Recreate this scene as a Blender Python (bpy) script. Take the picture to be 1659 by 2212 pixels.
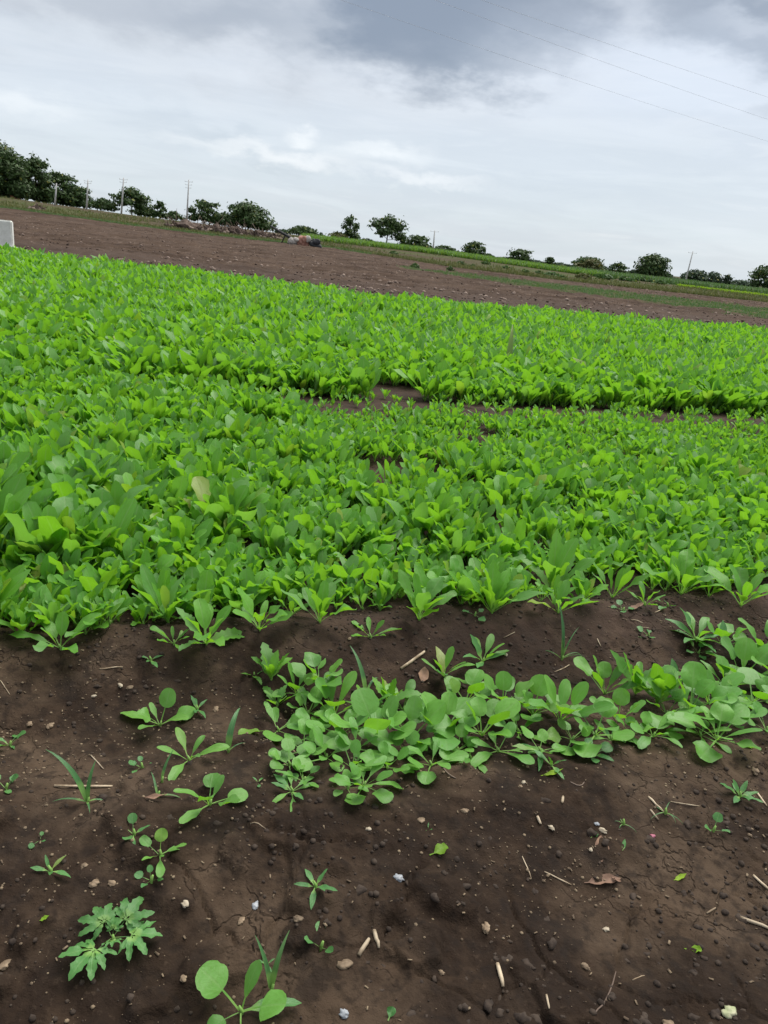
import bpy, bmesh, math, random
import numpy as np
from mathutils import Vector, Matrix, Euler

random.seed(7)
rng = np.random.default_rng(11)
for o in list(bpy.data.objects):
    bpy.data.objects.remove(o)
scene = bpy.context.scene
COL = scene.collection
R = math.radians

# ------------------------------------------------------------------ camera
ROLL, PITCH, CAM_H, FPX = R(6.2), R(19.1), 1.30, 1659.0     # FPX: focal length in pixels of a 1659x2212 picture
cF = np.array([0, math.cos(PITCH), -math.sin(PITCH)])
r0 = np.array([1.0, 0, 0]); u0 = np.array([0, math.sin(PITCH), math.cos(PITCH)])
cR = math.cos(ROLL) * r0 + math.sin(ROLL) * u0
cU = -math.sin(ROLL) * r0 + math.cos(ROLL) * u0
cam_d = bpy.data.cameras.new('camera')
cam = bpy.data.objects.new('camera', cam_d); COL.objects.link(cam)
cam_d.sensor_fit = 'VERTICAL'; cam_d.sensor_height = 36.0; cam_d.sensor_width = 27.0
cam_d.lens = 36.0 * FPX / 2212.0
cam_d.clip_start = 0.05; cam_d.clip_end = 9000
m = Matrix.Identity(4)
for i in range(3):
    m[i][0], m[i][1], m[i][2] = cR[i], cU[i], -cF[i]
m[2][3] = CAM_H
cam.matrix_world = m
scene.camera = cam
cO = np.array([0, 0, CAM_H])


def ray(px, py):
    d = cF + cR * (px - 829.5) / FPX - cU * (py - 1106) / FPX
    return d / np.linalg.norm(d)


def project(P):
    q = np.atleast_2d(P) - cO
    z = q @ cF
    return 829.5 + FPX * (q @ cR) / z, 1106 - FPX * (q @ cU) / z, z


# ------------------------------------------------------------------ light
EXPO = 1.85
GAIN = 2 ** EXPO
SUN_EL, SUN_AZ = R(62), R(35)       # azimuth from +Y (view direction) towards +X
scene.view_settings.view_transform = 'Standard'
scene.view_settings.look = 'None'
scene.view_settings.gamma = 1.0
scene.view_settings.use_curve_mapping = False
scene.view_settings.exposure = EXPO
sun_d = bpy.data.lights.new('sun', 'SUN')
sun_d.energy = 1.5; sun_d.angle = R(50); sun_d.color = (1.0, 0.96, 0.9)
sun = bpy.data.objects.new('sun', sun_d); COL.objects.link(sun)
sdir = Vector((math.sin(SUN_AZ) * math.cos(SUN_EL), math.cos(SUN_AZ) * math.cos(SUN_EL), math.sin(SUN_EL)))
sun.rotation_euler = sdir.to_track_quat('Z', 'Y').to_euler()
sun.location = (0, 0, 50)


class NT:
    """short hand for building node trees"""
    def __init__(s, tree):
        s.t = tree; s.n = tree.nodes; s.l = tree.links
    def new(s, typ, **kw):
        n = s.n.new(typ)
        for k, v in kw.items():
            setattr(n, k, v)
        return n
    def put(s, sock, v):
        if isinstance(v, bpy.types.NodeSocket):
            s.l.new(v, sock)
        elif v is not None:
            if hasattr(sock.default_value, '__len__'):
                if not hasattr(v, '__len__'):
                    v = (v,) * len(sock.default_value)
                v = tuple(v)
                if len(sock.default_value) == 4 and len(v) == 3:
                    v = v + (1,)
            sock.default_value = v
    def math(s, op, a, b=None, c=None, clamp=False):
        n = s.new('ShaderNodeMath', operation=op); n.use_clamp = clamp
        s.put(n.inputs[0], a)
        if b is not None: s.put(n.inputs[1], b)
        if c is not None: s.put(n.inputs[2], c)
        return n.outputs[0]
    def vmath(s, op, a, b=None):
        n = s.new('ShaderNodeVectorMath', operation=op)
        s.put(n.inputs[0], a)
        if b is not None:
            if op == 'SCALE': s.put(n.inputs['Scale'], b)
            else: s.put(n.inputs[1], b)
        return n.outputs['Value'] if op in ('DOT_PRODUCT', 'LENGTH') else n.outputs['Vector']
    def mix(s, f, a, b, blend='MIX'):
        n = s.new('ShaderNodeMix', data_type='RGBA', blend_type=blend)
        s.put(n.inputs[0], f); s.put(n.inputs[6], a); s.put(n.inputs[7], b)
        return n.outputs[2]
    def ramp(s, v, lo, hi, a=0.0, b=1.0):
        n = s.new('ShaderNodeMapRange', interpolation_type='SMOOTHSTEP')
        for i, q in enumerate((v, lo, hi, a, b)):
            s.put(n.inputs[i], q)
        return n.outputs[0]
    def noise(s, vec, scale, detail=4, rough=0.55, dist=0.0):
        n = s.new('ShaderNodeTexNoise')
        s.put(n.inputs['Vector'], vec); s.put(n.inputs['Scale'], scale); s.put(n.inputs['Detail'], detail)
        s.put(n.inputs['Roughness'], rough); s.put(n.inputs['Distortion'], dist)
        return n.outputs['Fac'], n.outputs['Color']
    def xyz(s, x, y, z):
        n = s.new('ShaderNodeCombineXYZ')
        for i, q in enumerate((x, y, z)): s.put(n.inputs[i], q)
        return n.outputs[0]


# ------------------------------------------------------------------ sky: an overcast layer over the daylight sky
world = bpy.data.worlds.new('World'); scene.world = world
world.use_nodes = True
w = NT(world.node_tree); w.n.clear()
w_out = w.new('ShaderNodeOutputWorld')
sky = w.new('ShaderNodeTexSky', sky_type='NISHITA')
sky.sun_disc = False; sky.sun_elevation = SUN_EL; sky.sun_rotation = SUN_AZ
bg1 = w.new('ShaderNodeBackground'); bg1.inputs['Strength'].default_value = 0.1
w.l.new(sky.outputs[0], bg1.inputs['Color'])
tc = w.new('ShaderNodeTexCoord')
D = tc.outputs['Generated']
sep = w.new('ShaderNodeSeparateXYZ'); w.l.new(D, sep.inputs[0])
dz = w.math('MAXIMUM', sep.outputs[2], 0.0)
inv = w.math('DIVIDE', 1.0, w.math('ADD', dz, 0.09))
P = w.xyz(w.math('MULTIPLY', sep.outputs[0], inv), w.math('MULTIPLY', sep.outputs[1], inv), 0.0)   # on the cloud layer
nA, nAc = w.noise(P, 0.55, 6, 0.55, 0.3)
nB, _ = w.noise(w.vmath('ADD', P, (7.3, 2.1, 0)), 1.5, 6, 0.6, 0.4)
el = sep.outputs[2]
# base brightness by height, as an overcast deck has it
base = w.mix(w.ramp(el, 0.0, 0.10), (0.575, 0.655, 0.725), (0.615, 0.67, 0.73))
base = w.mix(w.ramp(el, 0.06, 0.24), base, (0.655, 0.68, 0.72))
base = w.mix(w.ramp(nA, 0.38, 0.66), base, w.mix(0.5, base, (0.68, 0.73, 0.80)))
# stretched streaks low down
SV = w.xyz(w.math('MULTIPLY', sep.outputs[0], 3.2), w.math('MULTIPLY', sep.outputs[2], 24.0), w.math('MULTIPLY', sep.outputs[1], 1.2))
nS, _ = w.noise(SV, 1.6, 6, 0.6, 0.5)
base = w.mix(w.math('MULTIPLY', w.ramp(nS, 0.36, 0.62), 0.40), base, (0.50, 0.555, 0.63))
base = w.mix(w.math('MULTIPLY', w.ramp(nS, 0.55, 0.80), 0.45), base, (0.80, 0.83, 0.86))
jit = w.vmath('ADD', w.vmath('SCALE', w.vmath('SUBTRACT', nAc, (0.5, 0.5, 0.5)), 0.22), (0, 0, 0))
_, nFc = w.noise(w.vmath('MULTIPLY', D, (1, 1, 2.2)), 9.0, 5, 0.6)
jit = w.vmath('ADD', jit, w.vmath('SCALE', w.vmath('SUBTRACT', nFc, (0.5, 0.5, 0.5)), 0.13))
DW = w.vmath('ADD', D, jit)


DL = w.vmath('ADD', D, w.vmath('SCALE', w.vmath('SUBTRACT', nFc, (0.5, 0.5, 0.5)), 0.085))


def cloud_mass(px, py, rx, ry, soft=0.55, tilt=0.0, DW=DW):
    """a soft cloud round one direction of the sky; rx, ry its half size in pixels"""
    c = ray(px, py)
    up = np.array([0, 0, 1.0]); h = np.cross(c, up); h /= np.linalg.norm(h); v = np.cross(h, c)
    ct, st = math.cos(tilt), math.sin(tilt)
    h, v = ct * h + st * v, -st * h + ct * v
    d = w.vmath('SUBTRACT', DW, tuple(c))
    a = w.vmath('DOT_PRODUCT', d, tuple(h * FPX / rx))
    b = w.vmath('DOT_PRODUCT', d, tuple(v * FPX / ry))
    q = w.math('SQRT', w.math('ADD', w.math('MULTIPLY', a, a), w.math('MULTIPLY', b, b)))
    return w.ramp(q, 1.0 + soft * 0.6, 1.0 - soft, 0.0, 1.0)


col = base
dark = (0.225, 0.262, 0.322)
grey = (0.41, 0.435, 0.475)
for px, py, rx, ry, f, soft, c in (
        (330, -50, 500, 112, 0.66, 0.6, grey), (520, 15, 200, 55, 0.32, 0.7, dark),
        (1030, -5, 270, 150, 1.0, 0.28, dark), (1130, 95, 130, 60, 0.6, 0.7, dark), (880, 30, 100, 65, 0.35, 0.8, dark),
        (1190, 160, 95, 45, 0.5, 0.9, grey), (1620, 0, 180, 100, 0.95, 0.45, (0.27, 0.305, 0.36)),
        (1660, 262, 60, 28, 0.8, 0.8, grey), (1430, 285, 150, 25, 0.35, 0.9, (0.50, 0.55, 0.61)),
        (1290, 20, 170, 90, 0.3, 0.9, grey), (560, 310, 200, 26, 0.45, 0.9, (0.48, 0.54, 0.61)),
        (1000, 430, 480, 40, 0.3, 0.9, (0.50, 0.56, 0.65))):
    col = w.mix(w.math('MULTIPLY', cloud_mass(px, py, rx, ry, soft), f), col, c)
for px, py, rx, ry, f, c in (
        (1450, 170, 300, 90, 0.55, (0.72, 0.78, 0.87)), (490, 322, 130, 14, 0.42, (0.86, 0.88, 0.90)), (650, 342, 120, 16, 0.58, (0.90, 0.91, 0.93)),
        (820, 325, 90, 20, 0.58, (0.88, 0.90, 0.92)), (930, 390, 130, 13, 0.55, (0.86, 0.88, 0.91)), (655, 292, 30, 14, 0.7, (0.86, 0.88, 0.9)),
        (30, 215, 120, 20, 0.6, (0.82, 0.85, 0.88)), (1640, 40, 60, 18, 0.4, (0.7, 0.74, 0.8)),
        (700, 180, 500, 60, 0.35, (0.70, 0.72, 0.76)), (130, 60, 220, 30, 0.35, (0.62, 0.66, 0.7))):
    col = w.mix(w.math('MULTIPLY', cloud_mass(px, py, rx, ry, 1.0, 0.0, DL), f), col, c)
# the same broken deck goes on above and behind
over = w.math('MULTIPLY', w.ramp(el, 0.36, 0.55), w.ramp(nB, 0.45, 0.68))
col = w.mix(w.math('MULTIPLY', over, 0.7), col, grey)
bg2 = w.new('ShaderNodeBackground'); bg2.inputs['Strength'].default_value = 1.08 / GAIN
w.l.new(col, bg2.inputs['Color'])
mixs = w.new('ShaderNodeMixShader'); mixs.inputs[0].default_value = 0.94
w.l.new(bg1.outputs[0], mixs.inputs[1]); w.l.new(bg2.outputs[0], mixs.inputs[2])
w.l.new(mixs.outputs[0], w_out.inputs['Surface'])


# ------------------------------------------------------------------ numpy noise
def _hash(ix, iy, seed):
    h = (ix.astype(np.int64) * 374761393 + iy.astype(np.int64) * 668265263 + seed * 144665) & 0x7fffffff
    h = ((h ^ (h >> 13)) * 1274126177) & 0x7fffffff
    h = h ^ (h >> 16)
    return (h & 0xffff) / 65535.0


def vnoise(x, y, seed=0):
    ix, iy = np.floor(x), np.floor(y)
    fx, fy = x - ix, y - iy
    ux, uy = fx * fx * (3 - 2 * fx), fy * fy * (3 - 2 * fy)
    a, b = _hash(ix, iy, seed), _hash(ix + 1, iy, seed)
    c, d = _hash(ix, iy + 1, seed), _hash(ix + 1, iy + 1, seed)
    return (a + (b - a) * ux) * (1 - uy) + (c + (d - c) * ux) * uy


def fbm(x, y, octv=4, seed=0, gain=0.5):
    s, a, t = 0.0, 1.0, 0.0
    for i in range(octv):
        s = s + a * vnoise(x, y, seed + i * 17); t += a
        a *= gain
        x, y = x * 2.03 + 11.3, y * 2.03 + 5.7
    return s / t


def worley_edge(x, y, seed=0):
    ix, iy = np.floor(x), np.floor(y)
    f1 = np.full(x.shape, 9.0); f2 = np.full(x.shape, 9.0)
    for dx in (-1, 0, 1):
        for dy in (-1, 0, 1):
            cx, cy = ix + dx, iy + dy
            d = np.hypot(cx + _hash(cx, cy, seed) - x, cy + _hash(cx, cy, seed + 5) - y)
            n1 = np.minimum(f1, d)
            f2 = np.minimum(f2, np.maximum(f1, d)); f1 = n1
    return f2 - f1


def sstep(a, b, x):
    t = np.clip((x - a) / (b - a), 0, 1)
    return t * t * (3 - 2 * t)


# ------------------------------------------------------------------ terrain height
BACK_X = [-30, -10.8, -4.4, -0.5, 3.9, 9.7, 40]; BACK_Y = [23, 21, 19.7, 18.2, 20.0, 21.3, 23]
VERGE_S = [-2, -0.5, -0.26, -0.1, 0.05, 0.2, 0.45, 2]; VERGE_Y = [90, 90, 84, 88, 70, 67, 69, 70]


def far_rise(s):
    return np.interp(s, [-1.5, -0.5, -0.33, -0.24, -0.1, 0.0, 0.12, 0.25, 0.6], [2.2, 2.2, 1.55, 1.4, 1.1, 1.0, 0.6, 0.2, 0.1])


def smooth_height(x, y):
    """the lie of the land, without clods"""
    x = np.asarray(x, float); y = np.asarray(y, float)
    v = y - 0.35 * x
    wob = 0.10 * (fbm(x * 1.3, y * 1.3, 2, 3) - 0.5)
    g = lambda c, s: np.exp(-((v + wob - c) / s) ** 2)
    z = 0.055 * g(2.42, 0.16) - 0.045 * g(2.02, 0.16) + 0.035 * g(1.52, 0.22) - 0.03 * g(1.05, 0.25)
    z = z + 0.03 * g(6.2, 0.5) + 0.05 * (fbm(x * 0.9 + 4, y * 0.9, 3, 9) - 0.5) * sstep(6, 2, np.hypot(x, y))
    yy = np.maximum(y, 1.0)
    z = z + far_rise(np.clip(x / yy, -1.5, 1.5)) * sstep(55, 135, y)
    return z


def height(x, y):
    x = np.asarray(x, float); y = np.asarray(y, float)
    z = smooth_height(x, y)
    rr = np.hypot(x, y)
    near = sstep(7, 2.5, rr)
    z = z + near * (0.046 * (fbm(x * 5, y * 5, 3, 21) - 0.5) + 0.022 * (fbm(x * 19, y * 19, 3, 31, 0.65) - 0.5))
    lump = sstep(0.60, 0.75, fbm(x * 12, y * 12, 2, 44)) * sstep(0.48, 0.62, fbm(x * 1.4, y * 1.4, 2, 45))
    z = z + near * 0.020 * lump
    wx, wy = x + 0.12 * fbm(x * 6, y * 6, 3, 61), y + 0.12 * fbm(x * 6 + 9, y * 6, 3, 62)
    e = worley_edge(wx * 4.2, wy * 4.2, 71)
    mask = sstep(0.54, 0.66, fbm(x * 2.4 + 3.1, y * 2.4, 3, 81))
    z = z - near * mask * 0.014 * sstep(0.036, 0.0, e)
    # ploughed land beyond the beds
    back = np.interp(x, BACK_X, BACK_Y)
    verge = np.interp(np.clip(x / np.maximum(y, 1), -2, 2), VERGE_S, VERGE_Y)
    pl = sstep(0, 1.5, y - back) * sstep(0, -4, y - verge)
    z = z + pl * (0.20 * (fbm(x * 1.1, y * 1.1, 3, 91, 0.6) - 0.5) + 0.10 * (fbm(x * 3.3, y * 2.2, 2, 95) - 0.5))
    z = z + pl * 0.06 * np.sin((y - 0.1 * x) * 2.2 + 3 * fbm(x * .2, y * .2, 2, 4))
    return z


def hit(px, py, lift=0.0, fine=True):
    """the point of the ground seen at a pixel of the photograph (1659 wide)"""
    d = ray(px, py)
    t = 0.5; f = height if fine else smooth_height
    prev = t
    while t < 4000:
        p = cO + d * t
        if p[2] - lift < float(f(p[0], p[1])):
            a, b = prev, t
            for _ in range(24):
                c = (a + b) / 2; p = cO + d * c
                if p[2] - lift < float(f(p[0], p[1])): b = c
                else: a = c
            return cO + d * b
        prev = t; t *= 1.02
    return cO + d * 300


def on_ground(x, y, dz=0.0):
    return Vector((x, y, float(height(x, y)) + dz))


def at_dist(px, py, Y):
    d = ray(px, py); p = cO + d * (Y / d[1])
    return p


# ------------------------------------------------------------------ mesh helpers
def mesh_np(name, V, F, uv=None, tint=None, zone=None, smooth=True):
    """numpy verts and equal-sided faces to one mesh"""
    V = np.asarray(V, np.float32); F = np.asarray(F, np.int32)
    k = F.shape[1]
    me = bpy.data.meshes.new(name)
    me.vertices.add(len(V)); me.vertices.foreach_set('co', V.ravel())
    me.loops.add(F.size); me.loops.foreach_set('vertex_index', F.ravel())
    me.polygons.add(len(F)); me.polygons.foreach_set('loop_start', np.arange(len(F), dtype=np.int32) * k)
    try:
        me.polygons.foreach_set('loop_total', np.full(len(F), k, np.int32))
    except Exception:
        pass
    me.polygons.foreach_set('use_smooth', np.full(len(F), smooth, bool))
    if uv is not None:
        l = me.uv_layers.new(name='UVMap')
        l.uv.foreach_set('vector', np.asarray(uv, np.float32)[F.ravel()].ravel())
    if tint is not None:
        a = me.attributes.new('tint', 'FLOAT', 'POINT'); a.data.foreach_set('value', np.asarray(tint, np.float32))
    if zone is not None:
        a = me.attributes.new('zone', 'FLOAT_COLOR', 'POINT'); a.data.foreach_set('color', np.asarray(zone, np.float32).ravel())
    me.update(calc_edges=True)
    return me


def ob(name, me, mat=None, parent=None, kind=None):
    o = bpy.data.objects.new(name, me); COL.objects.link(o)
    if mat is not None and me is not None and not me.materials:
        me.materials.append(mat)
    if parent is not None: o.parent = parent
    if kind: o['kind'] = kind
    return o


def tag(o, label, cat, group=None):
    o['label'] = label; o['category'] = cat
    if group: o['group'] = group
    return o


def thing(name, label, cat, loc, rz=0.0, group=None):
    o = bpy.data.objects.new(name, None); COL.objects.link(o)
    o.empty_display_size = 0.05
    o.location = loc; o.rotation_euler = (0, 0, rz)
    return tag(o, label, cat, group)


class MB:
    """collects tris and quads as quads (a tri repeats no vertex: kept in its own list)"""
    def __init__(s): s.v = []; s.f = []
    def add(s, V, F):
        b = len(s.v); s.v += [tuple(map(float, q)) for q in V]; s.f += [tuple(i + b for i in q) for q in F]
    def tube(s, pts, rad, n=6, caps=True):
        pts = [Vector(p) for p in pts]
        V, F = [], []
        for i, p in enumerate(pts):
            t = (pts[min(i + 1, len(pts) - 1)] - pts[max(i - 1, 0)]).normalized()
            a = t.orthogonal().normalized() if i == 0 else (a - t * a.dot(t)).normalized()
            b = t.cross(a)
            for k in range(n):
                th = 2 * math.pi * k / n
                V.append(p + (a * math.cos(th) + b * math.sin(th)) * rad[i])
        for i in range(len(pts) - 1):
            for k in range(n):
                F.append((i * n + k, i * n + (k + 1) % n, (i + 1) * n + (k + 1) % n, (i + 1) * n + k))
        if caps:
            F.append(tuple(range(n - 1, -1, -1))); F.append(tuple(range((len(pts) - 1) * n, len(pts) * n)))
        s.add(V, F)
    def box(s, c, e, rz=0.0, rx=0.0):
        M = Euler((rx, 0, rz)).to_matrix()
        V = [Vector(c) + M @ Vector((sx * e[0] / 2, sy * e[1] / 2, sz * e[2] / 2)) for sx in (-1, 1) for sy in (-1, 1) for sz in (-1, 1)]
        s.add(V, [(0, 1, 3, 2), (4, 6, 7, 5), (0, 4, 5, 1), (2, 3, 7, 6), (0, 2, 6, 4), (1, 5, 7, 3)])
    def mesh(s, name, smooth=True):
        me = bpy.data.meshes.new(name); me.from_pydata(s.v, [], s.f); me.update()
        me.polygons.foreach_set('use_smooth', [smooth] * len(me.polygons))
        return me


def lump_mesh(name, seed, sx, sy, sz, sub=2, rough=0.25, smooth=True, fr=1.4):
    bm = bmesh.new(); bmesh.ops.create_icosphere(bm, subdivisions=sub, radius=1.0)
    rg = np.random.default_rng(seed); off = rg.uniform(0, 50, 3)
    for v in bm.verts:
        c = v.co.copy()
        n = float(fbm(np.array(c.x * fr + off[0] + c.z * fr * .7), np.array(c.y * fr + off[1] - c.z * fr * .5), 3, seed)) - 0.5
        c *= 1 + rough * 2 * n
        v.co = Vector((c.x * sx, c.y * sy, c.z * sz))
    me = bpy.data.meshes.new(name); bm.to_mesh(me); bm.free()
    me.polygons.foreach_set('use_smooth', [smooth] * len(me.polygons))
    return me


# ------------------------------------------------------------------ materials
def new_mat(name):
    mt = bpy.data.materials.new(name); mt.use_nodes = True
    t = NT(mt.node_tree); t.n.clear()
    return mt, t, t.new('ShaderNodeOutputMaterial')


def simple_mat(name, c1, c2, scale=8, rough=0.8, bump=0.3, bscale=30, dist=0.01, spec=0.3, rnd=0.0):
    mt, t, out = new_mat(name)
    co = t.new('ShaderNodeTexCoord').outputs['Object']
    f, _ = t.noise(co, scale, 5, 0.6)
    c = t.mix(t.ramp(f, 0.35, 0.65), c1, c2)
    if rnd:
        oi = t.new('ShaderNodeObjectInfo').outputs['Random']
        hs = t.new('ShaderNodeHueSaturation')
        t.put(hs.inputs['Value'], t.math('ADD', 1 - rnd, t.math('MULTIPLY', oi, 2 * rnd)))
        t.put(hs.inputs['Color'], c); c = hs.outputs[0]
    p = t.new('ShaderNodeBsdfPrincipled')
    t.put(p.inputs['Base Color'], c); t.put(p.inputs['Roughness'], rough); t.put(p.inputs['Specular IOR Level'], spec)
    if bump:
        b = t.new('ShaderNodeBump'); t.put(b.inputs['Strength'], bump); t.put(b.inputs['Distance'], dist)
        g, _ = t.noise(co, bscale, 5, 0.6)
        t.put(b.inputs['Height'], g); t.l.new(b.outputs[0], p.inputs['Normal'])
    t.l.new(p.outputs[0], out.inputs[0])
    return mt


def leaf_mat(name, topA, topB, undA, undB, trans, tfac=0.3, rough=0.42, spec=0.45, vein=0.35, pale=0.0, old=0.5):
    mt, t, out = new_mat(name)
    at = t.new('ShaderNodeAttribute', attribute_name='tint')
    oi = t.new('ShaderNodeObjectInfo').outputs['Random']
    q = t.math('FRACT', t.math('ADD', at.outputs['Fac'], oi))
    q2 = t.math('FRACT', t.math('MULTIPLY', q, 7.31))
    uv = t.new('ShaderNodeUVMap', uv_map='UVMap').outputs[0]
    s = t.new('ShaderNodeSeparateXYZ'); t.l.new(uv, s.inputs[0])
    au = t.math('ABSOLUTE', t.math('SUBTRACT', s.outputs[0], 0.5))
    mid = t.ramp(au, 0.07, 0.0)
    side = t.math('SINE', t.math('MULTIPLY', t.math('SUBTRACT', s.outputs[1], t.math('MULTIPLY', au, 0.55)), 60.0))
    side = t.ramp(side, 0.80, 1.0)
    top = t.mix(q, topA, topB); und = t.mix(q2, undA, undB)
    ge = t.new('ShaderNodeNewGeometry')
    c = t.mix(ge.outputs['Backfacing'], top, und)
    f, _ = t.noise(t.vmath('ADD', t.vmath('SCALE', uv, 3.0), t.xyz(t.math('MULTIPLY', q, 40.0), 0, 0)), 2.2, 4, 0.6)
    c = t.mix(t.math('MULTIPLY', t.ramp(f, 0.42, 0.70), 0.35), c, t.mix(0.5, und, (0.02, 0.06, 0.012)))
    vv = t.math('MULTIPLY', t.math('MAXIMUM', mid, t.math('MULTIPLY', side, 0.35)), vein)
    c = t.mix(vv, c, (0.22, 0.36, 0.12))
    if vein > 0: c = t.mix(t.math('MULTIPLY', t.ramp(s.outputs[1], 0.36, 0.22), 0.75), c, (0.24, 0.42, 0.10))
    q3 = t.math('FRACT', t.math('MULTIPLY', q, 23.7))
    c = t.mix(t.math('MULTIPLY', t.ramp(q3, 0.80, 0.90), pale), c, (0.16, 0.30, 0.12))  # grey-green sheen painted into the colour of some leaves
    c = t.mix(t.math('MULTIPLY', t.ramp(q3, 0.22, 0.10), 0.35), c, (0.03, 0.11, 0.02))
    # some old leaves go yellowish
    c = t.mix(t.math('MULTIPLY', t.ramp(q2, 0.955, 0.99), old), c, (0.36, 0.34, 0.05))
    p = t.new('ShaderNodeBsdfPrincipled')
    t.put(p.inputs['Base Color'], c); t.put(p.inputs['Roughness'], rough); t.put(p.inputs['Specular IOR Level'], spec)
    b = t.new('ShaderNodeBump'); t.put(b.inputs['Strength'], 0.35); t.put(b.inputs['Distance'], 0.004)
    t.put(b.inputs['Height'], t.math('SUBTRACT', f, t.math('MULTIPLY', vv, 0.8)))
    t.l.new(b.outputs[0], p.inputs['Normal'])
    tr = t.new('ShaderNodeBsdfTranslucent'); t.put(tr.inputs[0], t.mix(0.4, trans, c))
    mx = t.new('ShaderNodeMixShader'); t.put(mx.inputs[0], tfac)
    t.l.new(p.outputs[0], mx.inputs[1]); t.l.new(tr.outputs[0], mx.inputs[2]); t.l.new(mx.outputs[0], out.inputs[0])
    return mt


M = {}
M['spinach'] = leaf_mat('spinach_leaf', (0.096, 0.292, 0.032), (0.155, 0.395, 0.044), (0.125, 0.335, 0.016), (0.205, 0.395, 0.018), (0.26, 0.60, 0.022), 0.44, 0.45, 0.4, 0.5, 0.55)
M['round'] = leaf_mat('round_leaf', (0.108, 0.295, 0.050), (0.165, 0.380, 0.062), (0.125, 0.335, 0.016), (0.195, 0.39, 0.018), (0.25, 0.60, 0.02), 0.40, 0.42, 0.38, 0.3, 0.25, 0.15)
M['weed'] = leaf_mat('weed_leaf', (0.060, 0.20, 0.055), (0.085, 0.25, 0.06), (0.09, 0.23, 0.03), (0.12, 0.26, 0.04), (0.15, 0.42, 0.03), 0.30)
M['feather'] = leaf_mat('feather_leaf', (0.085, 0.25, 0.06), (0.11, 0.29, 0.07), (0.09, 0.25, 0.03), (0.12, 0.28, 0.04), (0.16, 0.45, 0.03), 0.32, old=0.0)
M['grass'] = leaf_mat('grass_blade', (0.05, 0.16, 0.055), (0.07, 0.20, 0.06), (0.07, 0.18, 0.05), (0.09, 0.21, 0.05), (0.10, 0.30, 0.04), 0.25)
M['stem'] = simple_mat('plant_stem', (0.13, 0.27, 0.05), (0.20, 0.33, 0.08), 40, 0.5, 0.1, 90, 0.002)
M['dryblade'] = leaf_mat('verge_blade', (0.075, 0.105, 0.03), (0.19, 0.165, 0.075), (0.09, 0.13, 0.03), (0.17, 0.15, 0.07), (0.12, 0.16, 0.03), 0.2, 0.7, 0.2, 0.0)
M['stripblade'] = leaf_mat('strip_blade', (0.085, 0.15, 0.062), (0.13, 0.185, 0.085), (0.09, 0.16, 0.05), (0.14, 0.20, 0.08), (0.10, 0.24, 0.03), 0.25, 0.6, 0.2, 0.0)
M['cropblade'] = leaf_mat('field_blade', (0.08, 0.17, 0.035), (0.15, 0.26, 0.055), (0.10, 0.20, 0.035), (0.17, 0.28, 0.05), (0.18, 0.34, 0.03), 0.35, 0.5, 0.3, 0.0)
M['limeblade'] = leaf_mat('lime_blade', (0.19, 0.36, 0.02), (0.28, 0.44, 0.03), (0.22, 0.38, 0.02), (0.3, 0.46, 0.03), (0.35, 0.55, 0.02), 0.35, 0.5, 0.3, 0.0)
M['crown'] = leaf_mat('tree_foliage', (0.030, 0.055, 0.020), (0.062, 0.105, 0.034), (0.04, 0.07, 0.022), (0.065, 0.11, 0.032), (0.05, 0.10, 0.02), 0.2, 0.6, 0.25, 0.0)
M['crown_pale'] = leaf_mat('pale_foliage', (0.07, 0.085, 0.032), (0.14, 0.13, 0.055), (0.08, 0.09, 0.032), (0.14, 0.13, 0.055), (0.12, 0.14, 0.03), 0.2, 0.6, 0.2, 0.0)
M['crown_blue'] = leaf_mat('hazy_foliage', (0.040, 0.066, 0.045), (0.060, 0.092, 0.055), (0.045, 0.07, 0.045), (0.06, 0.09, 0.055), (0.06, 0.1, 0.04), 0.2, 0.7, 0.2, 0.0)  # bluish haze of the distance put into the foliage colour
M['crown_green'] = leaf_mat('bush_foliage', (0.05, 0.10, 0.028), (0.08, 0.14, 0.04), (0.05, 0.10, 0.03), (0.08, 0.14, 0.04), (0.09, 0.18, 0.03), 0.25, 0.6, 0.25, 0.0)
M['bark'] = simple_mat('bark', (0.05, 0.038, 0.028), (0.10, 0.08, 0.06), 6, 0.9, 0.5, 12, 0.05)
M['concrete'] = simple_mat('pole_concrete', (0.44, 0.435, 0.42), (0.54, 0.535, 0.52), 3, 0.85, 0.2, 14, 0.01)
M['white'] = simple_mat('marker_whitewash', (0.68, 0.68, 0.62), (0.80, 0.80, 0.74), 6, 0.8, 0.3, 20, 0.01)
M['iron'] = simple_mat('pole_iron', (0.38, 0.39, 0.40), (0.45, 0.45, 0.46), 8, 0.5, 0.1)
M['wire'] = simple_mat('wire_metal', (0.20, 0.21, 0.22), (0.26, 0.27, 0.28), 2, 0.5, 0)
M['brick'] = simple_mat('hut_plaster', (0.19,0.07,0.045),(0.26,0.11,0.07), 2, 0.9, 0.3, 10, 0.02)
M['thatch'] = simple_mat('hut_roof', (0.10, 0.08, 0.07), (0.16, 0.13, 0.11), 3, 0.9, 0.5, 10, 0.05)
M['straw'] = simple_mat('straw', (0.20, 0.145, 0.09), (0.44, 0.36, 0.25), 30, 0.7, 0.3, 120, 0.002, rnd=0.22)
M['dryleaf'] = simple_mat('dry_leaf', (0.13,0.075,0.05),(0.24,0.145,0.095), 20, 0.7, 0.4, 60, 0.003, rnd=0.2)
M['pebble'] = simple_mat('pebble', (0.11, 0.077, 0.047), (0.27, 0.20, 0.13), 25, 0.75, 0.4, 110, 0.002, rnd=0.25)
M['palestone'] = simple_mat('pale_stone', (0.26, 0.215, 0.15), (0.46, 0.40, 0.30), 25, 0.7, 0.4, 110, 0.002)
M['greenstone'] = simple_mat('green_stone', (0.26, 0.29, 0.15), (0.42, 0.40, 0.27), 30, 0.6, 0.4, 90, 0.002)
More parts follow.
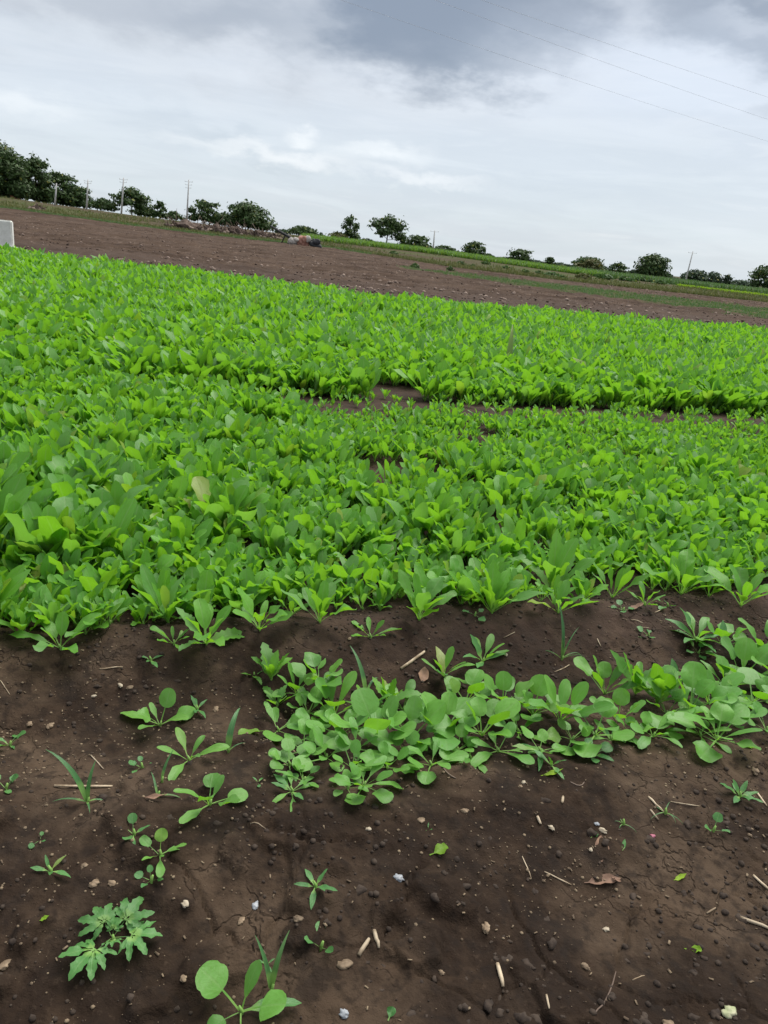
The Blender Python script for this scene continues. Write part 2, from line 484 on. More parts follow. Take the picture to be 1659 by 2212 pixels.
M['bluewhite'] = simple_mat('plastic_scrap', (0.20, 0.215, 0.23), (0.34, 0.36, 0.38), 30, 0.4, 0.2, 90, 0.002)
M['pink'] = simple_mat('pink_petal', (0.27, 0.075, 0.11), (0.34, 0.12, 0.16), 30, 0.6, 0.1)
M['crumb'] = simple_mat('soil_crumb', (0.022, 0.015, 0.011), (0.050, 0.036, 0.026), 60, 0.95, 0.5, 200, 0.002)
M['tancrumb'] = simple_mat('tan_crumb', (0.08, 0.056, 0.036), (0.21, 0.158, 0.10), 70, 0.9, 0.4, 200, 0.002)
M['clod'] = simple_mat('ploughed_clod', (0.044, 0.028, 0.020), (0.084, 0.057, 0.042), 2.0, 0.95, 0.6, 12, 0.03)
M['paleclod'] = simple_mat('pale_clod', (0.13, 0.092, 0.072), (0.30, 0.23, 0.185), 2.0, 0.95, 0.5, 12, 0.03)
M['brush'] = simple_mat('dead_brush', (0.06,0.041,0.032),(0.14,0.1,0.08), 1.5, 0.95, 0.8, 6, 0.1)
M['twig'] = simple_mat('dry_twig', (0.09,0.062,0.047),(0.2,0.15,0.115), 3, 0.9, 0.3)
M['timber'] = simple_mat('dark_timber', (0.028, 0.03, 0.032), (0.05, 0.05, 0.052), 3, 0.8, 0.3)
M['sack'] = simple_mat('pale_sack', (0.34,0.31,0.28),(0.44,0.41,0.37), 3, 0.9, 0.4, 9, 0.05)
M['salmon'] = simple_mat('salmon_cloth', (0.28,0.13,0.095),(0.36,0.2,0.15), 3, 0.9, 0.4, 9, 0.05)
M['tarp'] = simple_mat('black_tarp', (0.016, 0.017, 0.02), (0.03, 0.03, 0.035), 3, 0.6, 0.5, 9, 0.05)


def soil_mat():
    mt, t, out = new_mat('field_soil')
    co = t.new('ShaderNodeTexCoord').outputs['Object']
    zn = t.new('ShaderNodeAttribute', attribute_name='zone')
    zs = t.new('ShaderNodeSeparateColor'); t.l.new(zn.outputs['Color'], zs.inputs[0])
    a, _ = t.noise(co, 1.6, 6, 0.62, 0.3)
    b, _ = t.noise(co, 9.0, 5, 0.6)
    f, _ = t.noise(co, 70.0, 4, 0.7)
    c = t.mix(t.ramp(a, 0.43, 0.66), (0.0165, 0.0098, 0.0059), (0.080, 0.0545, 0.0350))
    c = t.mix(t.math('MULTIPLY', t.ramp(b, 0.45, 0.75), 0.5), c, (0.058, 0.038, 0.0245))
    c = t.mix(t.math('MULTIPLY', t.ramp(f, 0.55, 0.78), 0.45), c, (0.078, 0.054, 0.036))
    m2, _ = t.noise(co, 22.0, 4, 0.6)
    c = t.mix(t.math('MULTIPLY', t.ramp(m2, 0.52, 0.36), 0.6), c, (0.011, 0.0075, 0.0055))
    # reddish dry crust on the bunds
    c = t.mix(t.math('MULTIPLY', zs.outputs[2], 0.7), c, t.mix(t.ramp(b, 0.35, 0.7), (0.034, 0.021, 0.0155), (0.062, 0.040, 0.030)))
    pa, _ = t.noise(co, 0.25, 5, 0.6); pb, _ = t.noise(co, 1.7, 5, 0.65)
    pl = t.mix(t.ramp(pa, 0.38, 0.62), (0.044, 0.0278, 0.0186), (0.076, 0.0505, 0.0350))
    ps_, _ = t.noise(t.vmath('MULTIPLY', co, (0.12, 1.1, 1.0)), 1.0, 5, 0.65)
    pl = t.mix(t.math('MULTIPLY', t.ramp(ps_, 0.44, 0.58), 0.7), pl, (0.088, 0.061, 0.046))
    pe, _ = t.noise(t.vmath('MULTIPLY', co, (0.9, 0.45, 1.0)), 2.6, 5, 0.75)
    pl = t.mix(t.math('MULTIPLY', t.ramp(pe, 0.54, 0.70), 0.6), pl, (0.165, 0.120, 0.092))
    pl = t.mix(t.math('MULTIPLY', t.ramp(pe, 0.46, 0.32), 0.6), pl, (0.023, 0.0145, 0.010))
    pl = t.mix(t.math('MULTIPLY', t.ramp(pb, 0.52, 0.75), 0.55), pl, (0.066, 0.045, 0.033))
    c = t.mix(zs.outputs[0], c, pl)
    gr = t.mix(t.ramp(pb, 0.35, 0.65), (0.045, 0.070, 0.022), (0.085, 0.075, 0.036))
    c = t.mix(zs.outputs[1], c, gr)
    p = t.new('ShaderNodeBsdfPrincipled')
    t.put(p.inputs['Base Color'], c)
    t.put(p.inputs['Roughness'], t.ramp(b, 0.2, 0.8, 0.72, 0.98)); t.put(p.inputs['Specular IOR Level'], t.math('SUBTRACT', 0.12, t.math('MULTIPLY', zs.outputs[0], 0.08)))
    g, _ = t.noise(co, 45.0, 6, 0.7)
    bp = t.new('ShaderNodeBump'); t.put(bp.inputs['Strength'], 0.7); t.put(bp.inputs['Distance'], 0.012)
    pc, _ = t.noise(co, 3.5, 6, 0.7)
    vo = t.new('ShaderNodeTexVoronoi', feature='DISTANCE_TO_EDGE')
    _, wc = t.noise(co, 7.0, 4, 0.6)
    t.put(vo.inputs['Vector'], t.vmath('ADD', co, t.vmath('SCALE', wc, 0.16))); t.put(vo.inputs['Scale'], 6.5)
    ck = t.math('MULTIPLY', t.ramp(vo.outputs['Distance'], 0.035, 0.0), t.ramp(a, 0.50, 0.60))
    ck = t.math('MULTIPLY', ck, t.math('SUBTRACT', 1.0, zs.outputs[0]))
    f = t.math('SUBTRACT', f, t.math('MULTIPLY', ck, 2.6))
    t.put(bp.inputs['Height'], t.math('ADD', t.math('ADD', g, t.math('MULTIPLY', f, 0.5)), t.math('MULTIPLY', zs.outputs[0], t.math('MULTIPLY', pc, 22.0)))); t.l.new(bp.outputs[0], p.inputs['Normal'])
    t.l.new(p.outputs[0], out.inputs[0])
    return mt


M['soil'] = soil_mat()

# ------------------------------------------------------------------ ground: one sheet, fine near the camera, out to the horizon
rad = [0.25, 0.5, 0.7, 0.82]
while rad[-1] < 3.2: rad.append(rad[-1] * 1.0046)
while rad[-1] < 9: rad.append(rad[-1] * 1.012)
while rad[-1] < 110: rad.append(rad[-1] * 1.018)
while rad[-1] < 6000: rad.append(rad[-1] * 1.06)
rad = np.array(rad)
ang = np.concatenate([np.linspace(-math.pi, -R(46), 26)[:-1], np.linspace(-R(46), R(46), 345), np.linspace(R(46), math.pi, 26)[1:-1]])
A, RR = np.meshgrid(ang, rad)
GX, GY = RR * np.sin(A), RR * np.cos(A)
GZ = height(GX, GY)
nr, na = GX.shape
V = np.stack([GX.ravel(), GY.ravel(), GZ.ravel()], 1)
ii, jj = np.meshgrid(np.arange(nr - 1), np.arange(na), indexing='ij')
j2 = (jj + 1) % na
F = np.stack([ii * na + jj, ii * na + j2, (ii + 1) * na + j2, (ii + 1) * na + jj], -1).reshape(-1, 4)[:, ::-1]
back = np.interp(GX, BACK_X, BACK_Y)
verge = np.interp(np.clip(GX / np.maximum(GY, 1), -2, 2), VERGE_S, VERGE_Y)
strip_n = fbm(GX * 0.25, GY * 0.25, 3, 7)


def strip_amount(x, y):
    """the weedy green strip that widens to the right inside the ploughed land"""
    s = x / np.maximum(y, 1)
    yc = np.interp(s, [-0.02, 0.085, 0.19, 0.45, 0.9], [52, 49, 46.0, 41.5, 37])
    hw = np.interp(s, [-0.02, 0.03, 0.1, 0.19, 0.45, 0.9], [0.0, 2.5, 5.5, 7.2, 8.2, 8.5])
    nz = fbm(x * 0.5, y * 0.5, 3, 15) - 0.5
    return sstep(1.0, 0.55, np.abs(y - yc + nz * 3) / np.maximum(hw, 0.01)) * (hw > 0.05)


pz = sstep(-1, 14, GY - back)
dv = GY - verge + 6 * (fbm(GX * .15, GY * .15, 3, 5) - .5)
gz = np.clip(0.85 * sstep(-1.5, 1.0, dv) * (0.35 + 0.9 * sstep(0.4, 0.62, fbm(GX * 0.06, GY * 0.1, 3, 8))), 0, 1)
gz = np.maximum(gz, 0.85 * strip_amount(GX, GY))
vv = GY - 0.35 * GX
red = np.exp(-((vv - 2.40) / 0.2) ** 2) * sstep(-0.9, 0.4, GX) + sstep(5, 6, vv)
zone = np.stack([pz.ravel(), gz.ravel(), np.clip(red, 0, 1).ravel(), np.ones(GX.size)], 1)
me = mesh_np('soil_ground', V, F, zone=zone)
soil = ob('soil_ground', me, M['soil'], kind='structure')
# the patch right under the camera
c0 = MB(); c0.add([(x, y, z) for x, y, z in V[:na]] + [(0, 0, float(height(0, 0)))], [(i, (i + 1) % na, na) for i in range(na)])
me0 = c0.mesh('soil_under_camera')
ob('soil_patch', me0, M['soil'], kind='structure')


# ------------------------------------------------------------------ leaves
def blade_rows(n, st):
    """rows along a leaf: few on the stalk, closer together towards the round tip"""
    k = max(1, n // 4); nb = n - k
    bl = (1 - np.cos(np.linspace(0, math.pi, nb + 1))) / 2 * 0.8 + np.linspace(0, 1, nb + 1) * 0.2
    t = np.concatenate([np.linspace(0, st, k + 1)[:-1], st + (1 - st) * bl])
    return t, np.clip((t - st) / (1 - st), 0, 1)


def leaf_arrays(kind, n, mcross, bend, fold, wave, seed, length=1.0, wid=1.0):
    """blade and stalk of one leaf: starts at the origin, grows along +Y, upper side +Z"""
    rg = np.random.default_rng(seed)
    if kind == 'round':
        k = max(2, n // 3 - 1); nb = n - k
        t = np.concatenate([np.linspace(0, 0.46, k + 1)[:-1], 0.46 + 0.54 * (1 - np.cos(np.linspace(0, math.pi, nb + 1))) / 2])
        u = np.clip((t - 0.46) / 0.54, 0, 1)
        wv = np.where(t < 0.459, 0.016, 0.235 * np.sqrt(np.clip(1 - (2 * u ** 0.9 - 1) ** 2, 0, 1)) + 0.012)
    elif kind == 'spoon':
        t, u = blade_rows(n, 0.26)
        wv = 0.014 + 0.106 * np.sqrt(np.clip(1 - (2 * u ** 1.25 - 1) ** 2, 0, 1)) * (0.45 + 0.55 * sstep(0, 0.5, u))
    elif kind == 'broad':
        t, u = blade_rows(n, 0.32)
        wv = 0.015 + 0.150 * np.sqrt(np.clip(1 - (2 * u ** 1.12 - 1) ** 2, 0, 1)) * (0.6 + 0.4 * sstep(0, 0.45, u))
    elif kind == 'tooth':
        t = np.linspace(0, 1, n + 1)
        u = np.clip((t - 0.12) / 0.88, 0, 1)
        wv = 0.022 + 0.14 * np.sin(math.pi * u ** 0.85) ** 0.8
        wv[1::2] *= 0.72; wv[-1] = 0.008
    elif kind == 'lance':
        t = np.linspace(0, 1, n + 1)
        wv = 0.014 + 0.11 * np.sin(math.pi * np.clip((t - .12) / .88, 0, 1) ** 0.85) ** 0.9
        wv[-1] = 0.006
    else:                                     # grass blade
        t = np.linspace(0, 1, n + 1)
        wv = 0.034 * (1 - t ** 2.2) * (0.45 + 0.55 * np.minimum(1, t * 5)) + 0.002
    wv = wv * wid
    if kind in ('spoon', 'broad', 'round'):
        jag = 1 + rg.uniform(-0.08, 0.08, n + 1); jag[0] = jag[-1] = 1
        wv = wv * jag
    tm = np.concatenate([[0], np.cumsum(np.diff(t))])
    a = -bend * tm ** 1.4
    dy, dzv = np.diff(t) * np.cos((a[1:] + a[:-1]) / 2), np.diff(t) * np.sin((a[1:] + a[:-1]) / 2)
    cy, cz = np.concatenate([[0], np.cumsum(dy)]), np.concatenate([[0], np.cumsum(dzv)])
    s = np.linspace(-1, 1, mcross)
    S, T = np.meshgrid(s, t)
    W = wv[:, None]
    ph = rg.uniform(0, 6.28, 3)
    lat = rg.uniform(-0.05, 0.05) * tm[:, None] ** 2
    up = fold * np.abs(S) * W + wave * W * np.abs(S) ** 1.5 * np.sin(T * rg.uniform(9, 15) + ph[0] + S * 1.3) + wave * 0.5 * W * np.sin(T * 6 + ph[1]) * S
    X = S * W + lat
    Y = cy[:, None] - up * np.sin(a)[:, None]
    Z = cz[:, None] + up * np.cos(a)[:, None]
    V = np.stack([X, Y, Z], -1).reshape(-1, 3) * length
    i, j = np.meshgrid(np.arange(n), np.arange(mcross - 1), indexing='ij')
    F = np.stack([i * mcross + j, i * mcross + j + 1, (i + 1) * mcross + j + 1, (i + 1) * mcross + j], -1).reshape(-1, 4)
    uv = np.stack([S * 0.5 + 0.5, T], -1).reshape(-1, 2)
    return V, F, uv


LEAF = {}
def leaf_lib(kind, count, n, mc, mat, bend=(0.2, 1.0), fold=(0.1, 0.35), wave=(0.1, 0.3), wid=(0.85, 1.2)):
    L = []
    for k in range(count):
        V, F, uv = leaf_arrays(kind, n, mc, random.uniform(*bend), random.uniform(*fold), random.uniform(*wave), 100 + k * 7 + len(LEAF) * 31, 1.0, random.uniform(*wid))
        me = mesh_np('leaf', V, F, uv=uv); me.materials.append(mat)
        L.append(me)
    return L


LEAF['spoon'] = leaf_lib('spoon', 12, 11, 3, M['spinach'], (0.0, 0.8), (0.1, 0.5), (0.15, 0.45))
LEAF['broad'] = leaf_lib('broad', 10, 11, 3, M['spinach'], (0.1, 1.0), (0.1, 0.4), (0.15, 0.45))
LEAF['round'] = leaf_lib('round', 10, 11, 5, M['round'], (0.0, 0.8), (0.0, 0.22), (0.05, 0.22), (0.85, 1.15))
LEAF['biground'] = leaf_lib('round', 4, 18, 7, M['round'], (0.1, 0.6), (0.05, 0.2), (0.08, 0.2), (1.0, 1.2))
LEAF['spoonr'] = leaf_lib('spoon', 8, 10, 5, M['round'], (0.1, 0.9), (0.05, 0.3), (0.08, 0.25), (0.9, 1.15))
LEAF['tooth'] = leaf_lib('tooth', 6, 14, 3, M['spinach'], (0.1, 0.8), (0.2, 0.5), (0.1, 0.3))
LEAF['lance'] = leaf_lib('lance', 5, 7, 3, M['weed'], (0.2, 0.9))
LEAF['grass'] = leaf_lib('grass', 6, 8, 3, M['grass'], (0.5, 1.9), (0.4, 0.8), (0.0, 0.02))
LEAF['seed'] = leaf_lib('round', 4, 7, 3, M['weed'], (0.0, 0.6))


def lobed_mesh(seed):
    """a feathery leaf: ragged toothed leaflets spreading from the end of one stalk"""
    rg = np.random.default_rng(seed)
    Vs, Fs, Us = [], [], []; b = 0
    V, F, uv = leaf_arrays('grass', 4, 3, 0.2, 0.3, 0, seed, 0.42, 0.35); V[:, 0] *= 1.2
    Vs.append(V); Fs.append(F); Us.append(uv); b = len(V)
    for k, a in enumerate((-118, -78, -38, 0, 38, 78, 118)):
        L = (0.36, 0.44, 0.52, 0.58, 0.52, 0.44, 0.36)[k] * rg.uniform(.9, 1.1)
        V, F, uv = leaf_arrays('tooth', 9, 3, rg.uniform(.3, .9), .3, .4, seed * 31 + k, L, 1.15)
        V = V @ np.array(Matrix.Rotation(-R(a + rg.uniform(-6, 6)), 3, 'Z')).T + np.array([0, 0.36, 0.02 + .012 * (k % 2)])
        Vs.append(V); Fs.append(F + b); Us.append(uv); b += len(V)
    me = mesh_np('leaf', np.concatenate(Vs), np.concatenate(Fs), uv=np.concatenate(Us)); me.materials.append(M['feather'])
    return me


LEAF['lobed'] = [lobed_mesh(k) for k in range(3)]

STEM = []
for k in range(3):
    s = MB(); s.tube([(0, 0, -0.02), (0.002, 0.001, 0.006), (0.004 * (k - 1), 0.002, 0.016)], [0.0042, 0.0036, 0.0022], 6)
    me = s.mesh('stem'); me.materials.append(M['stem']); STEM.append(me)


def put_leaf(root, kind, az, el, length, roll=0.0, z=0.004, var=None, name='leaf', wid=1.0):
    L = LEAF[kind]
    o = bpy.data.objects.new(name, L[var % len(L)] if var is not None else random.choice(L))
    COL.objects.link(o); o.parent = root
    # az: the way the leaf points, 0 = +Y (away), clockwise
    o.rotation_mode = 'XYZ'
    mt = Matrix.Rotation(-az, 3, 'Z') @ Matrix.Rotation(el, 3, 'X') @ Matrix.Rotation(roll, 3, 'Y')
    o.rotation_euler = mt.to_euler('XYZ')
    o.location = (math.sin(az) * 0.003, math.cos(az) * 0.003, z)
    o.scale = (length * wid, length, length)
    return o


def rosette(name, label, cat, loc, size, n, kinds, el=(0.5, 1.25), group=None, ln=(0.7, 1.1), stem=True, az0=None):
    """a low plant: leaves that spring from one crown"""
    root = thing(name, label, cat, loc, 0, group)
    if stem: ob('stem', random.choice(STEM), None, root)
    a0 = random.uniform(0, 6.28) if az0 is None else az0
    for i in range(n):
        q = i / max(n - 1, 1)
        az = a0 + i * 2.399 + random.uniform(-.3, .3)
        e = el[0] + (el[1] - el[0]) * q + random.uniform(-.12, .12)
        kd = kinds if isinstance(kinds, str) else random.choice(kinds)
        put_leaf(root, kd, az, e, size * random.uniform(*ln) * (1 - 0.15 * q), random.uniform(-.3, .3), wid=random.uniform(0.85, 1.15))
    return root



# ------------------------------------------------------------------ joined vegetation
def plant_arrays(seed, nleaf, kinds, el, n, mc, ln=(0.7, 1.1), bend=(0.1, 1.0), wave=(0.2, 0.5)):
    rg = np.random.default_rng(seed)
    Vs, Fs, Us, Ts = [], [], [], []
    b = 0; a0 = rg.uniform(0, 6.28)
    for i in range(nleaf):
        q = i / max(nleaf - 1, 1)
        kd = kinds[rg.integers(len(kinds))]
        V, F, uv = leaf_arrays(kd, n, mc, rg.uniform(*bend), rg.uniform(0.1, 0.5), rg.uniform(*wave), int(rg.integers(1e6)), 1.0, rg.uniform(0.85, 1.2))
        V = V * rg.uniform(*ln) * (1 - 0.15 * q)
        e = el[0] + (el[1] - el[0]) * q + rg.uniform(-.15, .15); az = a0 + i * 2.399 + rg.uniform(-.3, .3)
        mt = np.array(Matrix.Rotation(-az, 3, 'Z') @ Matrix.Rotation(e, 3, 'X') @ Matrix.Rotation(rg.uniform(-.35, .35), 3, 'Y'))
        V = V @ mt.T
        Vs.append(V); Fs.append(F + b); Us.append(uv); Ts.append(np.full(len(V), rg.uniform(0, 1))); b += len(V)
    return np.concatenate(Vs), np.concatenate(Fs), np.concatenate(Us), np.concatenate(Ts)


def scatter(name, protos, pos, rot, scl, mat, seed=1, tilt=0.0):
    rg = np.random.default_rng(seed)
    wh = rg.integers(0, len(protos), len(pos))
    AV, AF, AU, AT = [], [], [], []
    b = 0
    for k, (V, F, U, T) in enumerate(protos):
        sel = np.where(wh == k)[0]
        if not len(sel): continue
        c, s_ = np.cos(rot[sel]), np.sin(rot[sel]); sc = scl[sel]
        X = V[None, :, 0] * c[:, None] - V[None, :, 1] * s_[:, None]
        Y = V[None, :, 0] * s_[:, None] + V[None, :, 1] * c[:, None]
        Z = np.repeat(V[None, :, 2], len(sel), 0)
        if tilt:
            tx, ty = rg.uniform(-tilt, tilt, (2, len(sel), 1)); X = X + Z * tx; Y = Y + Z * ty
        PV = np.stack([X, Y, Z], -1) * sc[:, None, None] + pos[sel][:, None, :]
        AV.append(PV.reshape(-1, 3))
        AF.append((F[None] + (np.arange(len(sel)) * len(V))[:, None, None] + b).reshape(-1, F.shape[1]))
        AU.append(np.tile(U, (len(sel), 1)))
        AT.append((T[None] + rg.uniform(0, 1, (len(sel), 1))).reshape(-1) % 1.0)
        b += len(sel) * len(V)
    me = mesh_np(name, np.concatenate(AV), np.concatenate(AF), np.concatenate(AU), np.concatenate(AT))
    return ob(name, me, mat, kind='stuff')


def jitter_grid(x0, x1, y0, y1, step, rg):
    xs, ys = np.meshgrid(np.arange(x0, x1, step), np.arange(y0, y1, step))
    p = np.stack([xs.ravel(), ys.ravel()], 1) + rg.uniform(-0.5, 0.5, (xs.size, 2)) * step
    return p


def in_frame(p2, z=0.1, mx=330, my=120):
    P3 = np.concatenate([p2, height(p2[:, 0], p2[:, 1])[:, None] + z], 1)
    x, y, d = project(P3)
    return (d > 0.2) & (x > -mx) & (x < 1659 + mx) & (y < 2212 + my) & (y > -500)


def blades(seed, n, h=(0.6, 1.0), spread=0.25, w=0.05, seg=2, bend=(0.2, 0.9)):
    rg = np.random.default_rng(seed)
    Vs, Fs, Us, Ts = [], [], [], []; b = 0
    for i in range(n):
        V, F, uv = leaf_arrays('grass', seg, 2, rg.uniform(*bend), 0.0, 0.0, int(rg.integers(1e6)), rg.uniform(*h), w / 0.03)
        az = rg.uniform(0, 6.28); e = rg.uniform(1.0, 1.5)
        mt = np.array(Matrix.Rotation(-az, 3, 'Z') @ Matrix.Rotation(e, 3, 'X')); V = V @ mt.T
        V[:, :2] += rg.uniform(-spread, spread, 2)
        Vs.append(V); Fs.append(F + b); Us.append(uv); Ts.append(np.full(len(V), rg.uniform())); b += len(V)
    return np.concatenate(Vs), np.concatenate(Fs), np.concatenate(Us), np.concatenate(Ts)


def with_z(p, lift=0.0):
    return np.concatenate([p, (height(p[:, 0], p[:, 1]) + lift)[:, None]], 1)


# the far bed: from the second bund to the ploughed land
def bed_noise(x, y): return fbm(x * 1.1, y * 1.1, 3, 55)


rgc = np.random.default_rng(5)
p = jitter_grid(-8.5, 9, 3.5, 9.4, 0.078, rgc)
v = p[:, 1] - 0.35 * p[:, 0]
bedn = bed_noise(p[:, 0], p[:, 1])
edge2 = 6.78 + 0.22 * (fbm(p[:, 0] * 1.6, p[:, 0] * 0 + 2, 3, 8) - 0.5) + 0.12 * np.maximum(-p[:, 0] - 1.2, 0)
k = (v > edge2) & (p[:, 1] < 8.9 + rgc.uniform(-.3, .3, len(p))) & in_frame(p) & (bedn > 0.27)
pa = p[k]
lod1 = [plant_arrays(300 + i, 8, ['spoon', 'spoon', 'spoon', 'broad'], (1.0, 1.52), 5, 3, (0.65, 1.25), (0.0, 0.6)) for i in range(14)]
scatter('spinach_crop', lod1, with_z(pa), rgc.uniform(0, 6.28, len(pa)), rgc.uniform(0.175, 0.30, len(pa)) * (0.55 + 0.9 * fbm(pa[:, 0] * 3.2, pa[:, 1] * 3.2, 2, 66)), M['spinach'], 3, 0.15)
p = jitter_grid(-15, 16, 8.4, 24, 0.124, rgc)
p = np.concatenate([p, jitter_grid(-9, 9, 8.4, 11.5, 0.13, rgc)])
k = (p[:, 1] > 8.9 + rgc.uniform(-.3, .3, len(p))) & (p[:, 1] - 0.35 * p[:, 0] > 6.8) & (p[:, 1] < np.interp(p[:, 0], BACK_X, BACK_Y) + 0.5 * (fbm(p[:, 0] * 1.5, p[:, 0] * 0, 2, 5) - .5)) & in_frame(p) & (bed_noise(p[:, 0] * .5, p[:, 1] * .5) > 0.24)
pb = p[k]
lod2 = [plant_arrays(400 + i, 6, ['broad', 'spoon', 'spoon'], (0.95, 1.52), 3, 2, (0.6, 1.2), (0.0, 0.7)) for i in range(14)]
scatter('spinach_crop', lod2, with_z(pb), rgc.uniform(0, 6.28, len(pb)), rgc.uniform(0.20, 0.32, len(pb)) * (0.6 + 0.8 * fbm(pb[:, 0] * 2.2, pb[:, 1] * 2.2, 2, 67)), M['spinach'], 4, 0.15)

# the near bed
p = jitter_grid(-5.2, 5.6, 1.0, 8.2, 0.068, rgc)
v = p[:, 1] - 0.35 * p[:, 0]
nz = bed_noise(p[:, 0] * 1.6, p[:, 1] * 1.6)
edge1 = 2.54 - 0.06 * sstep(0.0, -0.8, p[:, 0]) + 0.34 * (fbm(p[:, 0] * 3.0, p[:, 0] * 0 + 5, 3, 18) - 0.5) - 0.05 * sstep(0.2, -0.6, p[:, 0])
backv = 6.15 - 0.15 * sstep(-1.2, -0.4, p[:, 0]) + 0.4 * (fbm(p[:, 0] * 1.4, p[:, 0] * 0 + 9, 2, 28) - 0.5)
body = (v > edge1) & (v < backv)
gapz = (v >= backv) & (v < 6.85)
hole = fbm(p[:, 0] * 5.5, p[:, 1] * 5.5, 2, 57)
thin = np.where(p[:, 0] > 0.2, 0.33, 0.26) + 0.10 * sstep(3.1, 2.6, v) * (p[:, 0] > 0.1)
k = body & (nz > thin) & (hole > np.where(p[:, 0] > -0.2, 0.30, 0.2))
leftfill = sstep(-0.9, -1.7, p[:, 0]) * 0.9
k |= gapz & (rgc.uniform(0, 1, len(p)) < np.maximum(leftfill, 0.16 + 0.5 * (fbm(p[:, 0] * 2.2, p[:, 1] * 2.2, 2, 33) > 0.64)))
k &= in_frame(p)
pn = p[k]; vn = v[k]
vis = in_frame(pn, 0.1, -8, 0)
hero_order = np.argsort(np.where(vis, vn, 99))
hero = np.zeros(len(pn), bool); hero[hero_order[:290]] = True
ps = pn[~hero]
lod0 = [plant_arrays(500 + i, 7, ['broad', 'spoon', 'spoon', 'spoon'], (0.95, 1.52), 5, 3, (0.65, 1.25), (0.0, 0.65)) for i in range(18)]
vs = ps[:, 1] - 0.35 * ps[:, 0]
sc = rgc.uniform(0.115, 0.20, len(ps)) * (0.50 + 1.0 * fbm(ps[:, 0] * 4.5, ps[:, 1] * 4.5, 2, 68)) * (1 - 0.30 * sstep(4.3, 5.2, vs) * sstep(-1.2, -0.3, ps[:, 0])) * np.where(vs > 5.75, 0.8, 1.0) * (1 + 0.22 * sstep(-0.2, -1.4, ps[:, 0]))
rot_ = rgc.uniform(0, 6.28, len(ps)); fr_ = vs < 3.9 + rgc.uniform(-.2, .2, len(ps))
lod00 = [plant_arrays(600 + i, 8, ['broad', 'spoon', 'spoon', 'spoon'], (0.95, 1.52), 9, 3, (0.65, 1.25), (0.0, 0.65), (0.15, 0.4)) for i in range(18)]
scatter('spinach_crop', lod00, with_z(ps[fr_]), rot_[fr_], sc[fr_], M['spinach'], 5, 0.12)
scatter('spinach_crop', lod0, with_z(ps[~fr_]), rot_[~fr_], sc[~fr_], M['spinach'], 6, 0.12)


